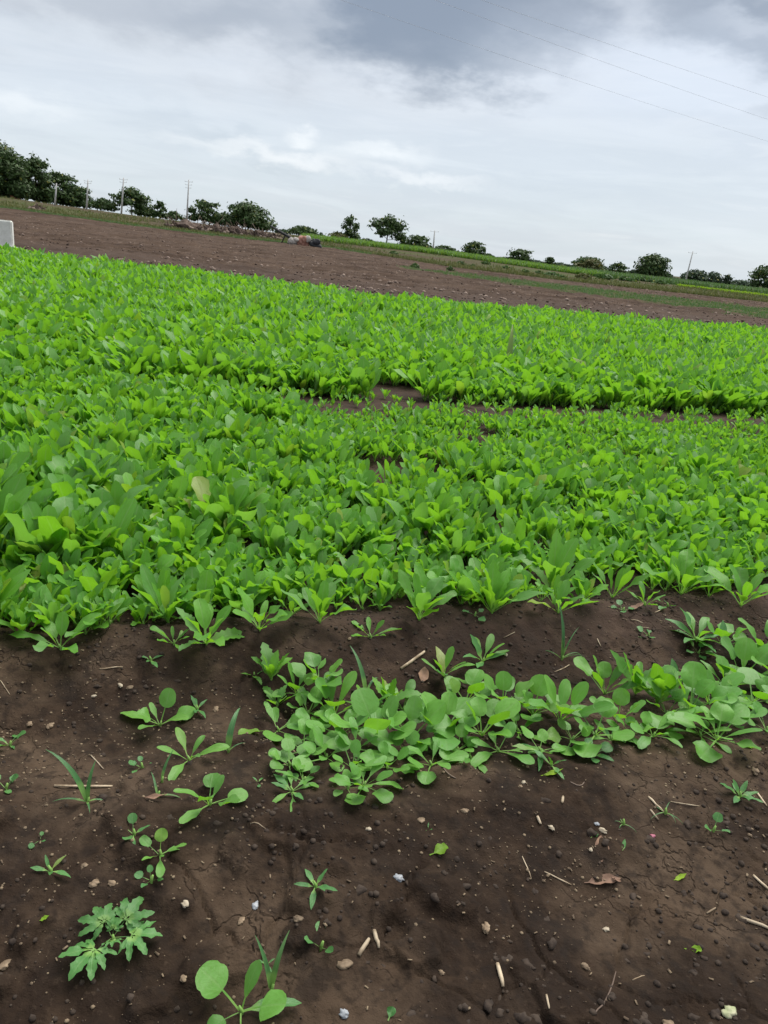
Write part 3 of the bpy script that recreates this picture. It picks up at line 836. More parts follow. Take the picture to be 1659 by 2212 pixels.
# ------------------------------------------------------------------ far things: trees, poles, hut, heaps, crops
def tree(px, top, basey, width, Y, label, mat='crown', dense=1.0, trunk=True, sparse=0.0, seed=0, shape=1.0, name='tree', group='trees along the far edge of the fields'):
    rg = np.random.default_rng(seed + 900)
    rnd = random.Random(seed)
    b = at_dist(px, basey, Y); gx, gy = b[0], b[1]
    gz = float(smooth_height(gx, gy))
    tp = at_dist(px, top, Y)
    H = max(tp[2] - gz, 0.35); W = width / FPX * Y * (1.18 if Y < 160 else 1.14); dense_low = name == 'tree' and sparse < .8
    if Y > 160: H *= 1.12
    t = thing(name, label, 'tree' if name == 'tree' else 'bush', (gx, gy, gz), 0, group)
    tr = MB()
    lean = rnd.uniform(-.06, .06) * H
    th = H * 0.5
    r = 0.022 * H if name == 'tree' else 0.015 * H
    tr.tube([(0, 0, -0.3), (lean * .2, 0, th * .3), (lean * .6, 0, th * .7), (lean, 0, th * 1.2), (lean * 1.2, 0, th * 1.6)], [r * 1.3, r, r * .85, r * .6, r * .25], 7)
    lobes = []
    nl = max(7, int(9 * dense)); low = 0.30 if sparse > .8 else 0.17
    for i in range(nl):
        a = i * 2.4 + rnd.uniform(-.4, .4); q = (i + .5) / nl
        rr = W * 0.5 * (0.40 + 0.34 * rnd.random()) * (1 - 0.45 * q ** 2)
        zc = H * (low + (0.80 - low) * q) if name == 'tree' else H * (0.25 + 0.45 * q)
        c = Vector((math.cos(a) * rr + lean, math.sin(a) * rr * .8, zc))
        R_ = Vector((W * rnd.uniform(.20, .31), W * rnd.uniform(.18, .28), H * rnd.uniform(.14, .20) * shape))
        lobes.append((c, R_))
        st = Vector((lean * .5, 0, th * (0.35 + 0.5 * q)))
        tr.tube([st, (st + c) / 2 + Vector((0, 0, -.04 * H)), c], [r * .5, r * .33, r * .12], 5)
    lobes.append((Vector((lean, 0, H * .80)), Vector((W * .24, W * .22, H * .20))))
    if dense_low:
        for sx in (-.27, .05, .3): lobes.append((Vector((W * sx + lean * .3, -W * .05, H * .20)), Vector((W * .24, W * .22, H * .19))))
    if name != 'tree': lobes.append((Vector((0, 0, H * .3)), Vector((W * .42, W * .35, H * .28))))
    ob('trunk', tr.mesh('trunk'), M['bark'], t)
    # foliage: many small leaf sprays through every lobe
    lf = min(0.0075 * Y * 0.16 + 0.06, max(0.05, W * 0.09))
    n_all = int(dense * min(9000, max(500, 10.0 * W * H / (lf * lf) * 0.50)))
    Vs, Fs, Ts = [], [], []
    vol = np.array([l[1].x * l[1].z for l in lobes]); vol /= vol.sum()
    b0 = 0
    for (c, R_), f in zip(lobes, vol):
        n = int(n_all * f)
        d = rg.normal(size=(n, 3)); d /= np.linalg.norm(d, axis=1)[:, None]
        rad_ = rg.uniform(0, 1, n) ** 0.45 * (1 + 0.25 * rg.normal(size=n) * (rg.uniform(0, 1, n) > .7))
        if sparse: rad_ = np.where(fbm(d[:, 0] * 3 + 9 + c.x, d[:, 2] * 3 + c.z, 2, seed) > 0.5 + 0.1 * (1 - sparse), rad_, rad_ * 0.55)
        P_ = d * rad_[:, None] * np.array(R_) + np.array(c)
        P_[:, 2] = np.maximum(P_[:, 2], 0.05)
        nrm = d + rg.normal(size=(n, 3)) * .6 + np.array([0, 0, .5]); nrm /= np.linalg.norm(nrm, axis=1)[:, None]
        a = np.cross(nrm, rg.normal(size=(n, 3))); a /= np.linalg.norm(a, axis=1)[:, None]
        bb = np.cross(nrm, a)
        s1 = (lf * rg.uniform(.6, 1.5, n))[:, None]; s2 = s1 * rg.uniform(.4, .8, n)[:, None]
        q = np.stack([P_ - a * s1, P_ + bb * s2, P_ + a * s1, P_ - bb * s2], 1)
        Vs.append(q.reshape(-1, 3)); Fs.append(np.arange(4 * n).reshape(-1, 4) + b0); Ts.append(np.repeat(rg.uniform(0, 1, n), 4)); b0 += 4 * n
    Vv = np.concatenate(Vs)
    me = mesh_np('crown', Vv, np.concatenate(Fs), np.zeros((len(Vv), 2)), np.concatenate(Ts), smooth=False)
    ob('crown', me, M[mat], t)
    return t


TREES = [
    (48, 392, 433, 70, 150, 'undergrowth filling the gap right of the tallest far left tree', 'crown', 1.0, 0.0, 'bush'),
    (102, 404, 437, 60, 152, 'undergrowth behind the thin faint pole at the far left', 'crown', 1.0, 0.0, 'bush'),
    (145, 415, 443, 56, 152, 'undergrowth between the faint pole and the next pale pole', 'crown', 1.0, 0.0, 'bush'),
    (312, 446, 472, 60, 154, 'undergrowth at the right foot of the loose tree', 'crown', 1.0, 0.0, 'bush'),
    (10, 306, 432, 105, 138, 'tallest dark tree at the far left, with the reddish hut behind its trunk', 'crown', 1.3, 0.0, 'tree'),
    (78, 330, 430, 72, 142, 'dark bushy tree just right of the tallest far left tree', 'crown', 1.1, 0.3, 'tree'),
    (122, 364, 440, 74, 145, 'tree with the thin faint pole standing before it', 'crown', 1.1, 0.2, 'tree'),
    (165, 398, 447, 58, 148, 'low tree left of the pole that rises beside a gap of sky', 'crown', 1.0, 0.0, 'tree'),
    (225, 427, 459, 56, 150, 'low dark bush between two pale poles on the left', 'crown', 1.0, 0.0, 'bush'),
    (285, 402, 468, 78, 150, 'loose tree with sky showing through, behind a pale pole', 'crown', 0.9, 1.0, 'tree'),
    (345, 431, 474, 34, 150, 'small slim tree with a crooked top right of the loose tree', 'crown', 0.8, 0.3, 'tree'),
    (376, 455, 477, 40, 150, 'low bush left of the tall pole and brush heaps', 'crown', 0.8, 0.0, 'bush'),
    (440, 428, 486, 68, 150, 'rounded tree directly right of the tallest pale pole', 'crown', 1.1, 0.2, 'tree'),
    (484, 458, 491, 40, 150, 'low bush filling the gap between two rounded trees', 'crown', 0.9, 0.0, 'bush'),
    (536, 434, 494, 92, 150, 'broad leafy tree behind the brown brush heaps', 'crown', 1.3, 0.0, 'tree'),
    (652, 489, 515, 66, 165, 'low dark tree right of the slanting timber shaft', 'crown', 1.0, 0.0, 'bush'),
    (693, 503, 517, 14, 170, 'tiny bush left of the slim olive tree', 'crown_blue', 0.7, 0.0, 'bush'),
    (755, 467, 522, 36, 180, 'slim upright olive tree standing alone by the bright crop', 'crown', 0.9, 0.5, 'tree'),
    (733, 502, 520, 44, 178, 'pale olive bush at the foot of the slim tree', 'crown_pale', 0.8, 0.0, 'bush'),
    (834, 469, 532, 80, 185, 'dark spreading tree with many sky gaps behind the bright crop', 'crown', 0.75, 1.0, 'tree'),
    (897, 510, 545, 62, 185, 'low dense round tree beside the spreading gappy tree', 'crown', 1.1, 0.0, 'tree'),
    (960, 531, 551, 62, 190, 'low olive bush behind the pole in the middle', 'crown', 0.8, 0.3, 'bush'),
    (1021, 523, 560, 46, 190, 'round tree standing alone between pole and low bushes', 'crown', 1.0, 0.0, 'tree'),
    (1054, 549, 563, 24, 190, 'tiny bush right of the lone round tree', 'crown', 0.8, 0.0, 'bush'),
    (1118, 538, 568, 56, 195, 'flat topped lone tree above the green crop', 'crown', 1.0, 0.2, 'tree'),
    (1185, 556, 582, 24, 195, 'narrow small tree right of the flat topped tree', 'crown', 0.9, 0.0, 'tree'),
    (1225, 572, 592, 34, 200, 'low dark bush left of the yellowish tree', 'crown_blue', 0.8, 0.0, 'bush'),
    (1270, 556, 600, 56, 150, 'yellowish olive tree fronting a dark hedge', 'crown_pale', 1.0, 0.2, 'tree'),
    (1268, 556, 592, 66, 200, 'dark tree whose top shows behind the yellowish tree', 'crown', 1.0, 0.0, 'tree'),
    (1333, 568, 598, 48, 200, 'loose green tree right of the yellowish tree', 'crown', 0.9, 0.3, 'tree'),
    (1368, 583, 602, 34, 205, 'low bush at the left foot of the dense round tree', 'crown_blue', 0.9, 0.0, 'bush'),
    (1406, 551, 606, 62, 200, 'dense dark round tree, the largest on the right', 'crown', 1.4, 0.0, 'tree'),
    (1441, 594, 612, 36, 210, 'low bush at the right foot of the dense round tree', 'crown_blue', 0.9, 0.0, 'bush'),
    (1498, 584, 614, 58, 215, 'round tree behind the leaning pole on the right', 'crown_blue', 1.1, 0.0, 'tree'),
    (1536, 589, 614, 44, 215, 'tree joined to the right side of the one behind the leaning pole', 'crown_blue', 1.0, 0.0, 'tree'),
    (1568, 594, 616, 30, 215, 'small loose tree before a gap of sky near the right edge', 'crown_blue', 0.9, 0.3, 'tree'),
    (1648, 574, 622, 62, 205, 'tree cut by the right edge of the view', 'crown', 1.1, 0.2, 'tree'),
    (610, 496, 512, 40, 200, 'far low shrub behind the slanting timber shaft', 'crown_blue', 0.8, 0.0, 'bush'),
    (790, 516, 530, 40, 220, 'far low shrub left of the gappy spreading tree', 'crown_blue', 0.8, 0.0, 'bush'),
    (1088, 557, 568, 36, 225, 'far low shrub left of the flat topped tree', 'crown_blue', 0.8, 0.0, 'bush'),
    (1155, 562, 576, 36, 225, 'far low shrub between the flat topped tree and the narrow one', 'crown_blue', 0.8, 0.0, 'bush'),
    (1302, 576, 596, 40, 225, 'far low shrub joining the yellowish tree and the loose green one', 'crown_blue', 0.8, 0.0, 'bush'),
    (1208, 568, 586, 30, 225, 'far low shrub touching the narrow small tree', 'crown_blue', 0.8, 0.0, 'bush'),
    (1462, 602, 614, 60, 240, 'far bluish hedge bush left of the leaning pole', 'crown_blue', 0.9, 0.0, 'bush'),
    (1600, 606, 622, 66, 250, 'far bluish hedge bush between the small loose tree and right edge tree', 'crown_blue', 0.9, 0.0, 'bush'),
]
for i, (px, tp, by, wd, Y, lab, mt, dn, sp, nm) in enumerate(TREES):
    tree(px, tp, by, wd, Y, lab, mt, dn, True, sp, i, 1.0, nm)

# off to both sides the tree line goes on
for i, (px, tp, by, wd, Y) in enumerate([(-70, 300, 424, 110, 135), (-170, 320, 415, 120, 140), (1730, 590, 630, 80, 210)]):
    tree(px, tp, by, wd, Y, ['dark tree just beyond the left edge of the view', 'second dark tree beyond the left edge', 'tree beyond the right edge of the view'][i], 'crown', 1.0, True, 0, 60 + i)


def pole(px, basey, topx, topy, Y, label, arms=2):
    b = at_dist(px, basey, Y)
    t = thing('utility_pole', label, 'pole', (b[0], b[1], float(smooth_height(b[0], b[1])) - 0.2), 0, 'pale utility poles across the fields')
    tp = Vector(at_dist(topx, topy, Y)) - t.location
    hgt = tp.length
    s = MB(); s.tube([(0, 0, 0), tp * .5, tp], [0.15, 0.12, 0.09], 8)
    ob('shaft', s.mesh('shaft'), M['concrete'], t)
    ax = Vector((0.94, -0.34, 0))
    for k in range(arms):
        c = tp * (1 - 0.05 - 0.07 * k)
        a = MB(); L = 0.75 - 0.12 * k
        a.tube([c - ax * L, c + ax * L], [0.024, 0.024], 4)
        ar = ob('cross_arm', a.mesh('cross_arm'), M['iron'], t)
        for sgn in (-1, 1):
            q = MB(); e = c + ax * (L * .92 * sgn); q.tube([e, e + Vector((0, 0, .1)), e + Vector((0, 0, .2))], [.02, .035, .018], 6)
            ob('insulator', q.mesh('insulator'), M['white'], ar)
    return t


pole(118, 440, 122, 396, 118, 'thin faint pole before the dark trees at the far left', 1)
pole(187, 458, 190, 388, 120, 'pale pole left of the gap in the trees', 2)
pole(262, 471, 267, 384, 122, 'pale pole standing before the loose tree with sky gaps', 2)
pole(403, 482, 408, 388, 130, 'tallest pale pole, left of the rounded tree and brush heaps', 3)
pole(934, 558, 939, 498, 140, 'thin pole in the middle between low round trees', 1)
pole(1479, 614, 1497, 543, 150, 'leaning pole on the right before the far trees', 1)

# three wires overhead
for nm, (a, b_), z in (('upper', ((1040, 0), (1659, 210)), 8.9), ('middle', ((940, 0), (1659, 258)), 8.5), ('lower', ((800, 22), (1659, 305)), 8.5)):
    da, db = ray(*a), ray(*b_)
    A_ = Vector(cO + da * ((z - CAM_H) / da[2])); B_ = Vector(cO + db * ((z - CAM_H) / db[2]))
    d_ = (B_ - A_).normalized(); L0 = (B_ - A_).length
    pts = []
    for i in range(41):
        s_ = -30 + (L0 + 90) * i / 40
        pts.append(A_ + d_ * s_ + Vector((0, 0, 0.00045 * s_ * (s_ - L0))))
    q = MB(); q.tube(pts, [0.0032] * 41, 5)
    tag(ob('overhead_wire', q.mesh('overhead_wire'), M['wire']), nm + ' one of the three thin wires crossing the cloudy sky', 'wire', 'overhead wires')

# whitewashed marker stone at the left
b = at_dist(15, 540, 24.5); zb = float(smooth_height(b[0], b[1]))
mk = thing('marker_stone', 'white upright marker stone at the left end of the ploughed land', 'marker', (b[0], b[1], zb), R(4))
bm = bmesh.new(); bmesh.ops.create_cube(bm, size=1.0)
for v_ in bm.verts: v_.co = Vector((v_.co.x * 0.43, v_.co.y * 0.16, (v_.co.z + .5) * 0.92 - 0.1))
for v_ in bm.verts:
    if v_.co.z > .5: v_.co.x *= 0.96
bmesh.ops.bevel(bm, geom=bm.edges[:], offset=0.03, segments=3, affect='EDGES')
me = bpy.data.meshes.new('slab'); bm.to_mesh(me); bm.free(); ob('slab', me, M['white'], mk)
bm = bmesh.new(); bmesh.ops.create_cube(bm, size=1.0)
for v_ in bm.verts: v_.co = Vector((v_.co.x * 0.60, v_.co.y * 0.34, v_.co.z * 0.14 + 0.0))
bmesh.ops.bevel(bm, geom=bm.edges[:], offset=0.02, segments=2, affect='EDGES')
me = bpy.data.meshes.new('footing'); bm.to_mesh(me); bm.free(); ob('footing', me, M['concrete'], mk)

# reddish hut behind the left trees
b = at_dist(14, 433, 147); zb = float(smooth_height(b[0], b[1]))
hut = thing('hut', 'small brick red hut behind the trunk of the tallest left tree', 'hut', (b[0], b[1], zb), R(20))
for sx, sz_ in ((-1.55, 1.5), (1.55, 1.5)):
    q = MB(); q.box((sx, -1.4, 1.1), (1.5, 0.2, 2.6)); ob('wall', q.mesh('wall', False), M['brick'], hut)
q = MB(); q.box((0, -1.4, 2.15), (1.58, 0.19, 0.5)); ob('lintel', q.mesh('lintel', False), M['brick'], hut)
q = MB(); q.box((0, 1.4, 1.1), (4.6, 0.2, 2.6)); ob('wall', q.mesh('wall', False), M['brick'], hut)
for sx in (-2.2, 2.2):
    q = MB(); q.box((sx, 0, 1.1), (0.2, 2.58, 2.6)); ob('wall', q.mesh('wall', False), M['brick'], hut)
q = MB(); q.box((0, -1.36, 0.85), (1.5, 0.06, 2.0)); ob('door', q.mesh('door', False), M['timber'], hut)
q = MB()
q.add([(-2.7, -1.9, 2.3), (2.7, -1.9, 2.3), (2.7, 1.9, 2.3), (-2.7, 1.9, 2.3), (-2.5, 0, 3.3), (2.5, 0, 3.3)], [(0, 1, 5, 4), (2, 3, 4, 5), (1, 2, 5), (3, 0, 4), (3, 2, 1, 0)])
ob('roof', q.mesh('roof', False), M['thatch'], hut)

# heaps of uprooted brush along the verge
HEAPS = [(400, 487, 66, 22, 'leftmost brown brush heap, at the foot of the tallest pole'),
         (468, 494, 50, 20, 'brown brush heap below the gap between the rounded trees'),
         (515, 503, 44, 20, 'brown brush heap in front of the broad leafy tree, left one'),
         (556, 511, 44, 18, 'brown brush heap in front of the broad leafy tree, right one'),
         (592, 518, 30, 14, 'low brush heap under the slanting timber shaft'),
         (80, 438, 26, 10, 'small pale heap of rubble under the far left trees')]
for i, (px, py, wd, ht, lab) in enumerate(HEAPS):
    Y = 92.0
    b = at_dist(px, py, Y); zb = float(height(b[0], b[1]))
    W_, H_ = wd / FPX * Y, ht / FPX * Y + 0.1
    zb = min(zb, b[2] + 0.25)
    hp = thing('brush_heap', lab, 'heap', (b[0], b[1], zb), random.uniform(-.4, .4), 'brush heaps along the verge')
    me = lump_mesh('mound', 40 + i, W_ * .5, W_ * .33, H_ * .6, 4, 0.7, True, 3.5); ob('mound', me, M['brush'], hp)
    for k_ in range(30):
        a = random.uniform(-1, 1) * W_ * .5; q = MB()
        st = Vector((a, random.uniform(-.35, .15) * W_, H_ * random.uniform(.05, .6) * (1 - abs(a) / W_)))
        d_ = Vector((random.uniform(-1, 1), random.uniform(-.5, .5), random.uniform(.1, .9))).normalized() * random.uniform(.5, 1.3) * H_
        q.tube([st, st + d_ * .5 + Vector((0, 0, .06)), st + d_], [.05, .035, .015], 5)
        ob('branch', q.mesh('branch'), M['twig'], hp)
    for k_ in range(6):
        me = lump_mesh('clod', 80 + 10 * i + k_, random.uniform(.12, .32), .2, random.uniform(.1, .22), 2, .35)
        c_ = ob('clod', me, M['paleclod'], hp); c_.location = (random.uniform(-.5, .5) * W_, -W_ * random.uniform(.15, .38), H_ * random.uniform(.02, .25))

Ys = 84.0
A_, B_ = Vector(at_dist(584, 488, Ys)), Vector(at_dist(640, 519, Ys))
sh = thing('timber_shaft', 'dark timber shaft slanting down to the ground beside brush heaps', 'beam', tuple(B_))
q = MB(); q.tube([(0, 0, -.05), (A_ - B_) * .5 + Vector((0, 0, -.06)), A_ - B_], [.16, .14, .09], 7); ob('beam', q.mesh('beam'), M['timber'], sh)
for f_ in (.18, .42):
    c_ = (A_ - B_) * f_; q = MB()
    gz_ = float(height(B_.x + c_.x, B_.y + c_.y)) - B_.z
    q.tube([c_ + Vector((0, .1, 0)), Vector((c_.x - .4, c_.y + .1, gz_ - .1))], [.07, .06], 5); ob('prop', q.mesh('prop'), M['timber'], sh)
for px, py, wd, ht, mt, nm, lab in ((634, 524, 22, 10, 'sack', 'sack', 'pale sack lying at the foot of the slanting timber shaft'),
                                    (656, 523, 26, 13, 'salmon', 'cloth_bundle', 'salmon coloured cloth bundle between pale sack and black tarp'),
                                    (680, 529, 26, 12, 'tarp', 'tarp', 'crumpled black tarp right of the salmon bundle')):
    b = Vector(at_dist(px, py, Ys - 0.5)); zb = float(height(b.x, b.y))
    W_, H_ = wd / FPX * Ys, ht / FPX * Ys + max(0, b.z - zb)
    t_ = thing(nm, lab, nm.replace('_', ' '), (b.x, b.y, zb))
    me = lump_mesh('body', 7 + int(px), W_ * .5, W_ * .3, H_ * .55, 4, .45, True, 2.5); o_ = ob('body', me, M[mt], t_); o_.location = (0, 0, H_ * .45)
    me = lump_mesh('fold', 9 + int(px), W_ * .25, W_ * .2, H_ * .3, 3, .4); o_ = ob('fold', me, M['sack' if mt == 'salmon' else mt], t_); o_.location = (W_ * .3, -W_ * .12, H_ * .7 if mt != 'tarp' else H_ * .2)

# grass on the verge, the green strip, the crops beyond: nobody could count the blades
def band(name, mat, n, fy, hw, srange, protos, scl, seed, dens=None):
    rg = np.random.default_rng(seed)
    s = rg.uniform(srange[0], srange[1], n)
    y = fy(s) + rg.uniform(-1, 1, n) * hw(s)
    pp = np.stack([s * y, y], 1)
    if dens is not None: pp = pp[dens(pp[:, 0], pp[:, 1]) > rg.uniform(0, 1, len(pp))]
    return scatter(name, protos, with_z(pp, -0.02), rg.uniform(0, 6.28, len(pp)), rg.uniform(scl[0], scl[1], len(pp)), mat, seed)


tuft = [blades(700 + i, 5, (0.5, 1.0), 0.25, 0.075) for i in range(6)]
tall = [blades(720 + i, 5, (0.7, 1.0), 0.35, 0.085, 2, (0.3, 1.3)) for i in range(6)]
vy = lambda s: np.interp(s, VERGE_S, VERGE_Y)
band('verge_grass', M['dryblade'], 7500, lambda s: vy(s) + 1.5, lambda s: 2.2 + 0 * s, (-0.62, 0.62), tuft, (0.2, 0.42), 1)
band('bank_grass', M['dryblade'], 9000, lambda s: vy(s) + 18, lambda s: 17 + 0 * s, (-0.62, 0.62), tuft, (0.2, 0.5), 2, lambda x, y: sstep(.42, .62, fbm(x * .08, y * .08, 3, 8)))
band('strip_grass', M['stripblade'], 20000, lambda s: np.full_like(s, 45.0), lambda s: 11 + 0 * s, (-0.02, 0.62), tuft, (0.08, 0.2), 3, strip_amount)
# bright standing crop along the middle horizon, darker crop and a lime strip on the right
band('standing_crop', M['cropblade'], 7500, lambda s: np.interp(s, [-.13, -.05, .05, .2, .3], [112, 118, 120, 112, 108]), lambda s: 7 + 0 * s, (-0.135, 0.24), tall, (0.45, 0.95), 4)
band('field_crop', M['stripblade'], 7000, lambda s: np.interp(s, [.2, .35, .5, .7], [118, 128, 135, 140]), lambda s: 12 + 0 * s, (0.2, 0.66), tall, (0.6, 1.1), 5)
band('lime_crop', M['limeblade'], 4200, lambda s: np.interp(s, [.3, .36, .5, .7], [104, 101, 97, 96]), lambda s: np.interp(s, [.33, .5, .7], [.4, 2.0, 2.6]), (0.33, 0.66), tuft, (0.3, 0.5), 6)
band('verge_grass', M['stripblade'], 3500, lambda s: vy(s) - 1.2, lambda s: 1.2 + 0 * s, (-0.62, -0.05), tuft, (0.12, 0.3), 8)
# bushes that stand in the verge
VB = [(935, 668 - 120, 14), (1192, 600, 30), (1215, 604, 16), (1262, 603, 30), (1305, 604, 34), (1390, 608, 26), (1425, 614, 22), (1095, 581, 12), (1020, 578, 10), (995, 572, 16), (1048, 571, 14), (1135, 590, 14), (1165, 592, 12), (1300, 598, 24), (1350, 607, 26), (850, 549, 14), (896, 578, 14), (973, 585, 11)]
WHERE = ['beside the middle pole', 'below the narrow small tree', 'just right of the bush below the narrow tree', 'at the foot of the yellowish tree', 'right of the yellowish tree', 'below the dense round tree', 'right of the bush below the dense round tree', 'below the flat topped tree', 'below the lone round tree', 'left of the bush below the lone tree', 'right of the bush below the lone tree', 'on the bank right of the flat topped tree', 'on the bank left of the narrow tree', 'close behind the brown strip near the yellowish tree', 'between yellowish and dense round tree', 'on the brown bank below the spreading tree', 'on the thin grass line below the middle pole', 'alone on the ploughed soil right of the middle']
for i, (px, py, wd) in enumerate(VB):
    P_ = hit(px, py); Y = P_[1]
    if Y > 140 or Y < 20: Y = 95.0
    tree(px, py - wd * 0.42, py, wd * 1.25, Y, 'low green bush ' + WHERE[i], 'crown_pale' if i in (3, 13) else 'crown_green', 0.5, True, 0, 120 + i, 1.0, 'bush', 'low bushes on the bank')

# clods of the ploughed land
def lump_proto(seed, flat=0.7):
    me = lump_mesh('x', seed, 1, 1, flat, 1, .35)
    V = np.array([v.co[:] for v in me.vertices]); F = np.array([p.vertices[:] for p in me.polygons])
    bpy.data.meshes.remove(me)
    return V, F, np.zeros((len(V), 2)), np.zeros(len(V))


clods = [lump_proto(k) for k in range(8)]
def clod_field(name, n, size, mat, seed, pw):
    rg = np.random.default_rng(seed)
    s = rg.uniform(-0.62, 0.62, n); y = 21 + (66 * rg.uniform(0, 1, n) ** pw)
    pp = np.stack([s * y, y], 1)
    ok = (y > np.interp(pp[:, 0], BACK_X, BACK_Y) + .2) & (y < np.interp(s, VERGE_S, VERGE_Y) - 1) & (strip_amount(pp[:, 0], pp[:, 1]) < .3) & (fbm(pp[:, 0] * .4, pp[:, 1] * .4, 3, 6) > .40)
    pp = pp[ok]
    return scatter(name, clods, with_z(pp, 0.0), rg.uniform(0, 6.28, len(pp)), size[0] + (size[1] - size[0]) * rg.uniform(0, 1, len(pp)) ** 2.5, mat, seed)


clod_field('ploughed_clods', 9000, (0.015, 0.06), M['clod'], 31, 1.7)
clod_field('pale_clods', 5000, (0.015, 0.085), M['paleclod'], 32, 1.6)


# ------------------------------------------------------------------ near plants, each by itself
def pxm(P):
    return FPX / float((np.array(P) - cO) @ cF)


# the 290 spinach plants nearest to the camera in the near bed
hp = pn[hero]; hv = vn[hero]
hx, hy, _ = project(with_z(hp, 0.05))
front = np.zeros(len(hp), bool)
for i in range(len(hp)):
    row = np.abs(hx - hx[i]) < 16
    front[i] = hv[i] <= hv[row].min() + 1e-6
MARKS = [(60, 'the left edge of the view'), (330, 'the three small seedlings in the dark trough'), (585, 'the toothed upright plant on the left'),
         (685, 'the plant with two raised round leaves'), (890, 'the thick pale stick'), (1040, 'the small leafy plants right of the stick'),
         (1215, 'the bladed grass tuft'), (1390, 'the toothed upright pair'), (1560, 'the leafy cluster at the right edge')]
slots = {}
lab_of = {}
for i in sorted(np.where(front)[0], key=lambda q: hx[q]):
    k_ = min(range(len(MARKS)), key=lambda q: abs(MARKS[q][0] - hx[i])); slots.setdefault(k_, []).append(i)
ORD = ['first', 'second', 'third', 'fourth', 'fifth', 'sixth', 'seventh', 'eighth', 'ninth', 'tenth', 'eleventh', 'twelfth', 'thirteenth', 'fourteenth', 'fifteenth', 'sixteenth', 'seventeenth', 'eighteenth', 'nineteenth', 'twentieth', 'twenty-first', 'twenty-second', 'twenty-third', 'twenty-fourth']
for k_, L in slots.items():
    lf = sorted([i for i in L if hx[i] < MARKS[k_][0]], key=lambda q: -hx[q]); rt = sorted([i for i in L if hx[i] >= MARKS[k_][0]], key=lambda q: hx[q])
    for side, S_ in (('left', lf), ('right', rt)):
        for n_, i in enumerate(S_):
            lab_of[i] = 'bed front spinach, %s to the %s of %s' % (ORD[min(n_, 13)], side, MARKS[k_][1])
lab_in = {}
strips = {}
for i in range(len(hp)):
    if i not in lab_of:
        k_ = min(range(len(MARKS)), key=lambda q: abs(MARKS[q][0] - hx[i])); strips.setdefault((k_, hx[i] < MARKS[k_][0]), []).append(i)
for (k_, lf), L in strips.items():
    for n_, i in enumerate(sorted(L, key=lambda q: hv[q])):
        if n_ < 24: lab_in[i] = 'spinach, %s behind bed front, %s of %s' % (ORD[n_], 'left' if lf else 'right', MARKS[k_][1])
for i in range(len(hp)):
    x, y = hp[i]
    left = sstep(-0.2, -1.4, x)
    kd = ['spoon', 'broad', 'spoon'] if random.random() < .85 else ['tooth', 'spoon']
    size = random.uniform(0.105, 0.19) * (1 + 0.22 * left) * (0.8 if front[i] else 1.0)
    n_ = random.randint(6, 8)
    if i in lab_of: lab = lab_of[i]
    elif i in lab_in: lab = lab_in[i]
    else:
        lab = '%s spinach plant hemmed in by others near the %s of the near bed' % ('tall' if size > .165 else 'middling' if size > .135 else 'low', 'left end' if hx[i] < 520 else 'middle' if hx[i] < 1080 else 'right end')
    rosette('spinach_plant', lab, 'spinach plant', on_ground(x, y), size, n_, kd, (0.7 if front[i] else 0.9, 1.48), 'spinach plants along the front of the near bed')


def near(px, py, size_px, n, kinds, el, label, name='leafy_seedling', cat='plant', group=None, ln=(0.7, 1.1)):
    P_ = hit(px, py); k_ = pxm(P_)
    return rosette(name, label, cat, Vector(P_), size_px / k_, n, kinds, el, group, ln)


# larger plants that stand out on the fringe of the bed
FR = [(130, 1402, 120, 6, ['spoon', 'broad'], (.3, 1.1), 'spinach plant sprawling onto bare soil below the far left of the bed'),
      (445, 1392, 130, 8, ['spoon', 'broad', 'tooth'], (.3, 1.2), 'spinach plant jutting from the bed above the three seedlings in the trough'),
      (375, 1392, 70, 6, ['spoonr', 'spoon'], (.2, .9), 'small greyish plant at the bed edge left of the jutting spinach'),
      (560, 1362, 120, 7, ['spoon', 'broad'], (.4, 1.2), 'spinach plant at the bed edge above the toothed upright plant'),
      (690, 1345, 140, 8, ['broad', 'spoon'], (.5, 1.3), 'spinach plant at the bed edge above the two raised round leaves'),
      (800, 1378, 80, 5, ['spoon'], (.1, .8), 'thin spreading spinach seedling just left of the thick pale stick'),
      (905, 1340, 130, 8, ['spoon', 'broad'], (.6, 1.3), 'spinach plant at the bed edge behind the thick pale stick'),
      (1062, 1325, 150, 9, ['spoon', 'tooth'], (.6, 1.35), 'upright leafy spinach clump at the bed edge right of the pale stick'),
      (1190, 1278, 160, 9, ['broad', 'tooth', 'spoon'], (.55, 1.3), 'biggest spinach plant, with wide toothed leaves, behind the grass tuft', ),
      (1205, 1325, 95, 6, ['spoon'], (.5, 1.2), 'small forked spinach plant directly behind the grass tuft'),
      (1262, 1294, 80, 5, ['spoon', 'broad'], (.5, 1.2), 'small spinach plant right of the big toothed one'),
      (1322, 1292, 115, 5, ['spoon'], (.6, 1.25), 'three leaved spinach plant standing free right of the biggest plant'),
      (1392, 1308, 75, 5, ['spoonr', 'spoon'], (.3, 1.3), 'single pale stalked seedling standing free before the bed'),
      (1470, 1285, 130, 9, ['broad', 'spoon'], (.6, 1.3), 'dense spinach clump at the bed edge left of the right cluster'),
      (1600, 1310, 120, 8, ['spoon', 'broad'], (.5, 1.2), 'spinach plant at the bed edge above the right hand cluster')]
for f_ in FR:
    near(f_[0], f_[1], f_[2] * .86, f_[3] + 2, f_[4], (f_[5][0] + .15, f_[5][1] + .1), f_[6], 'spinach_plant', 'spinach plant')

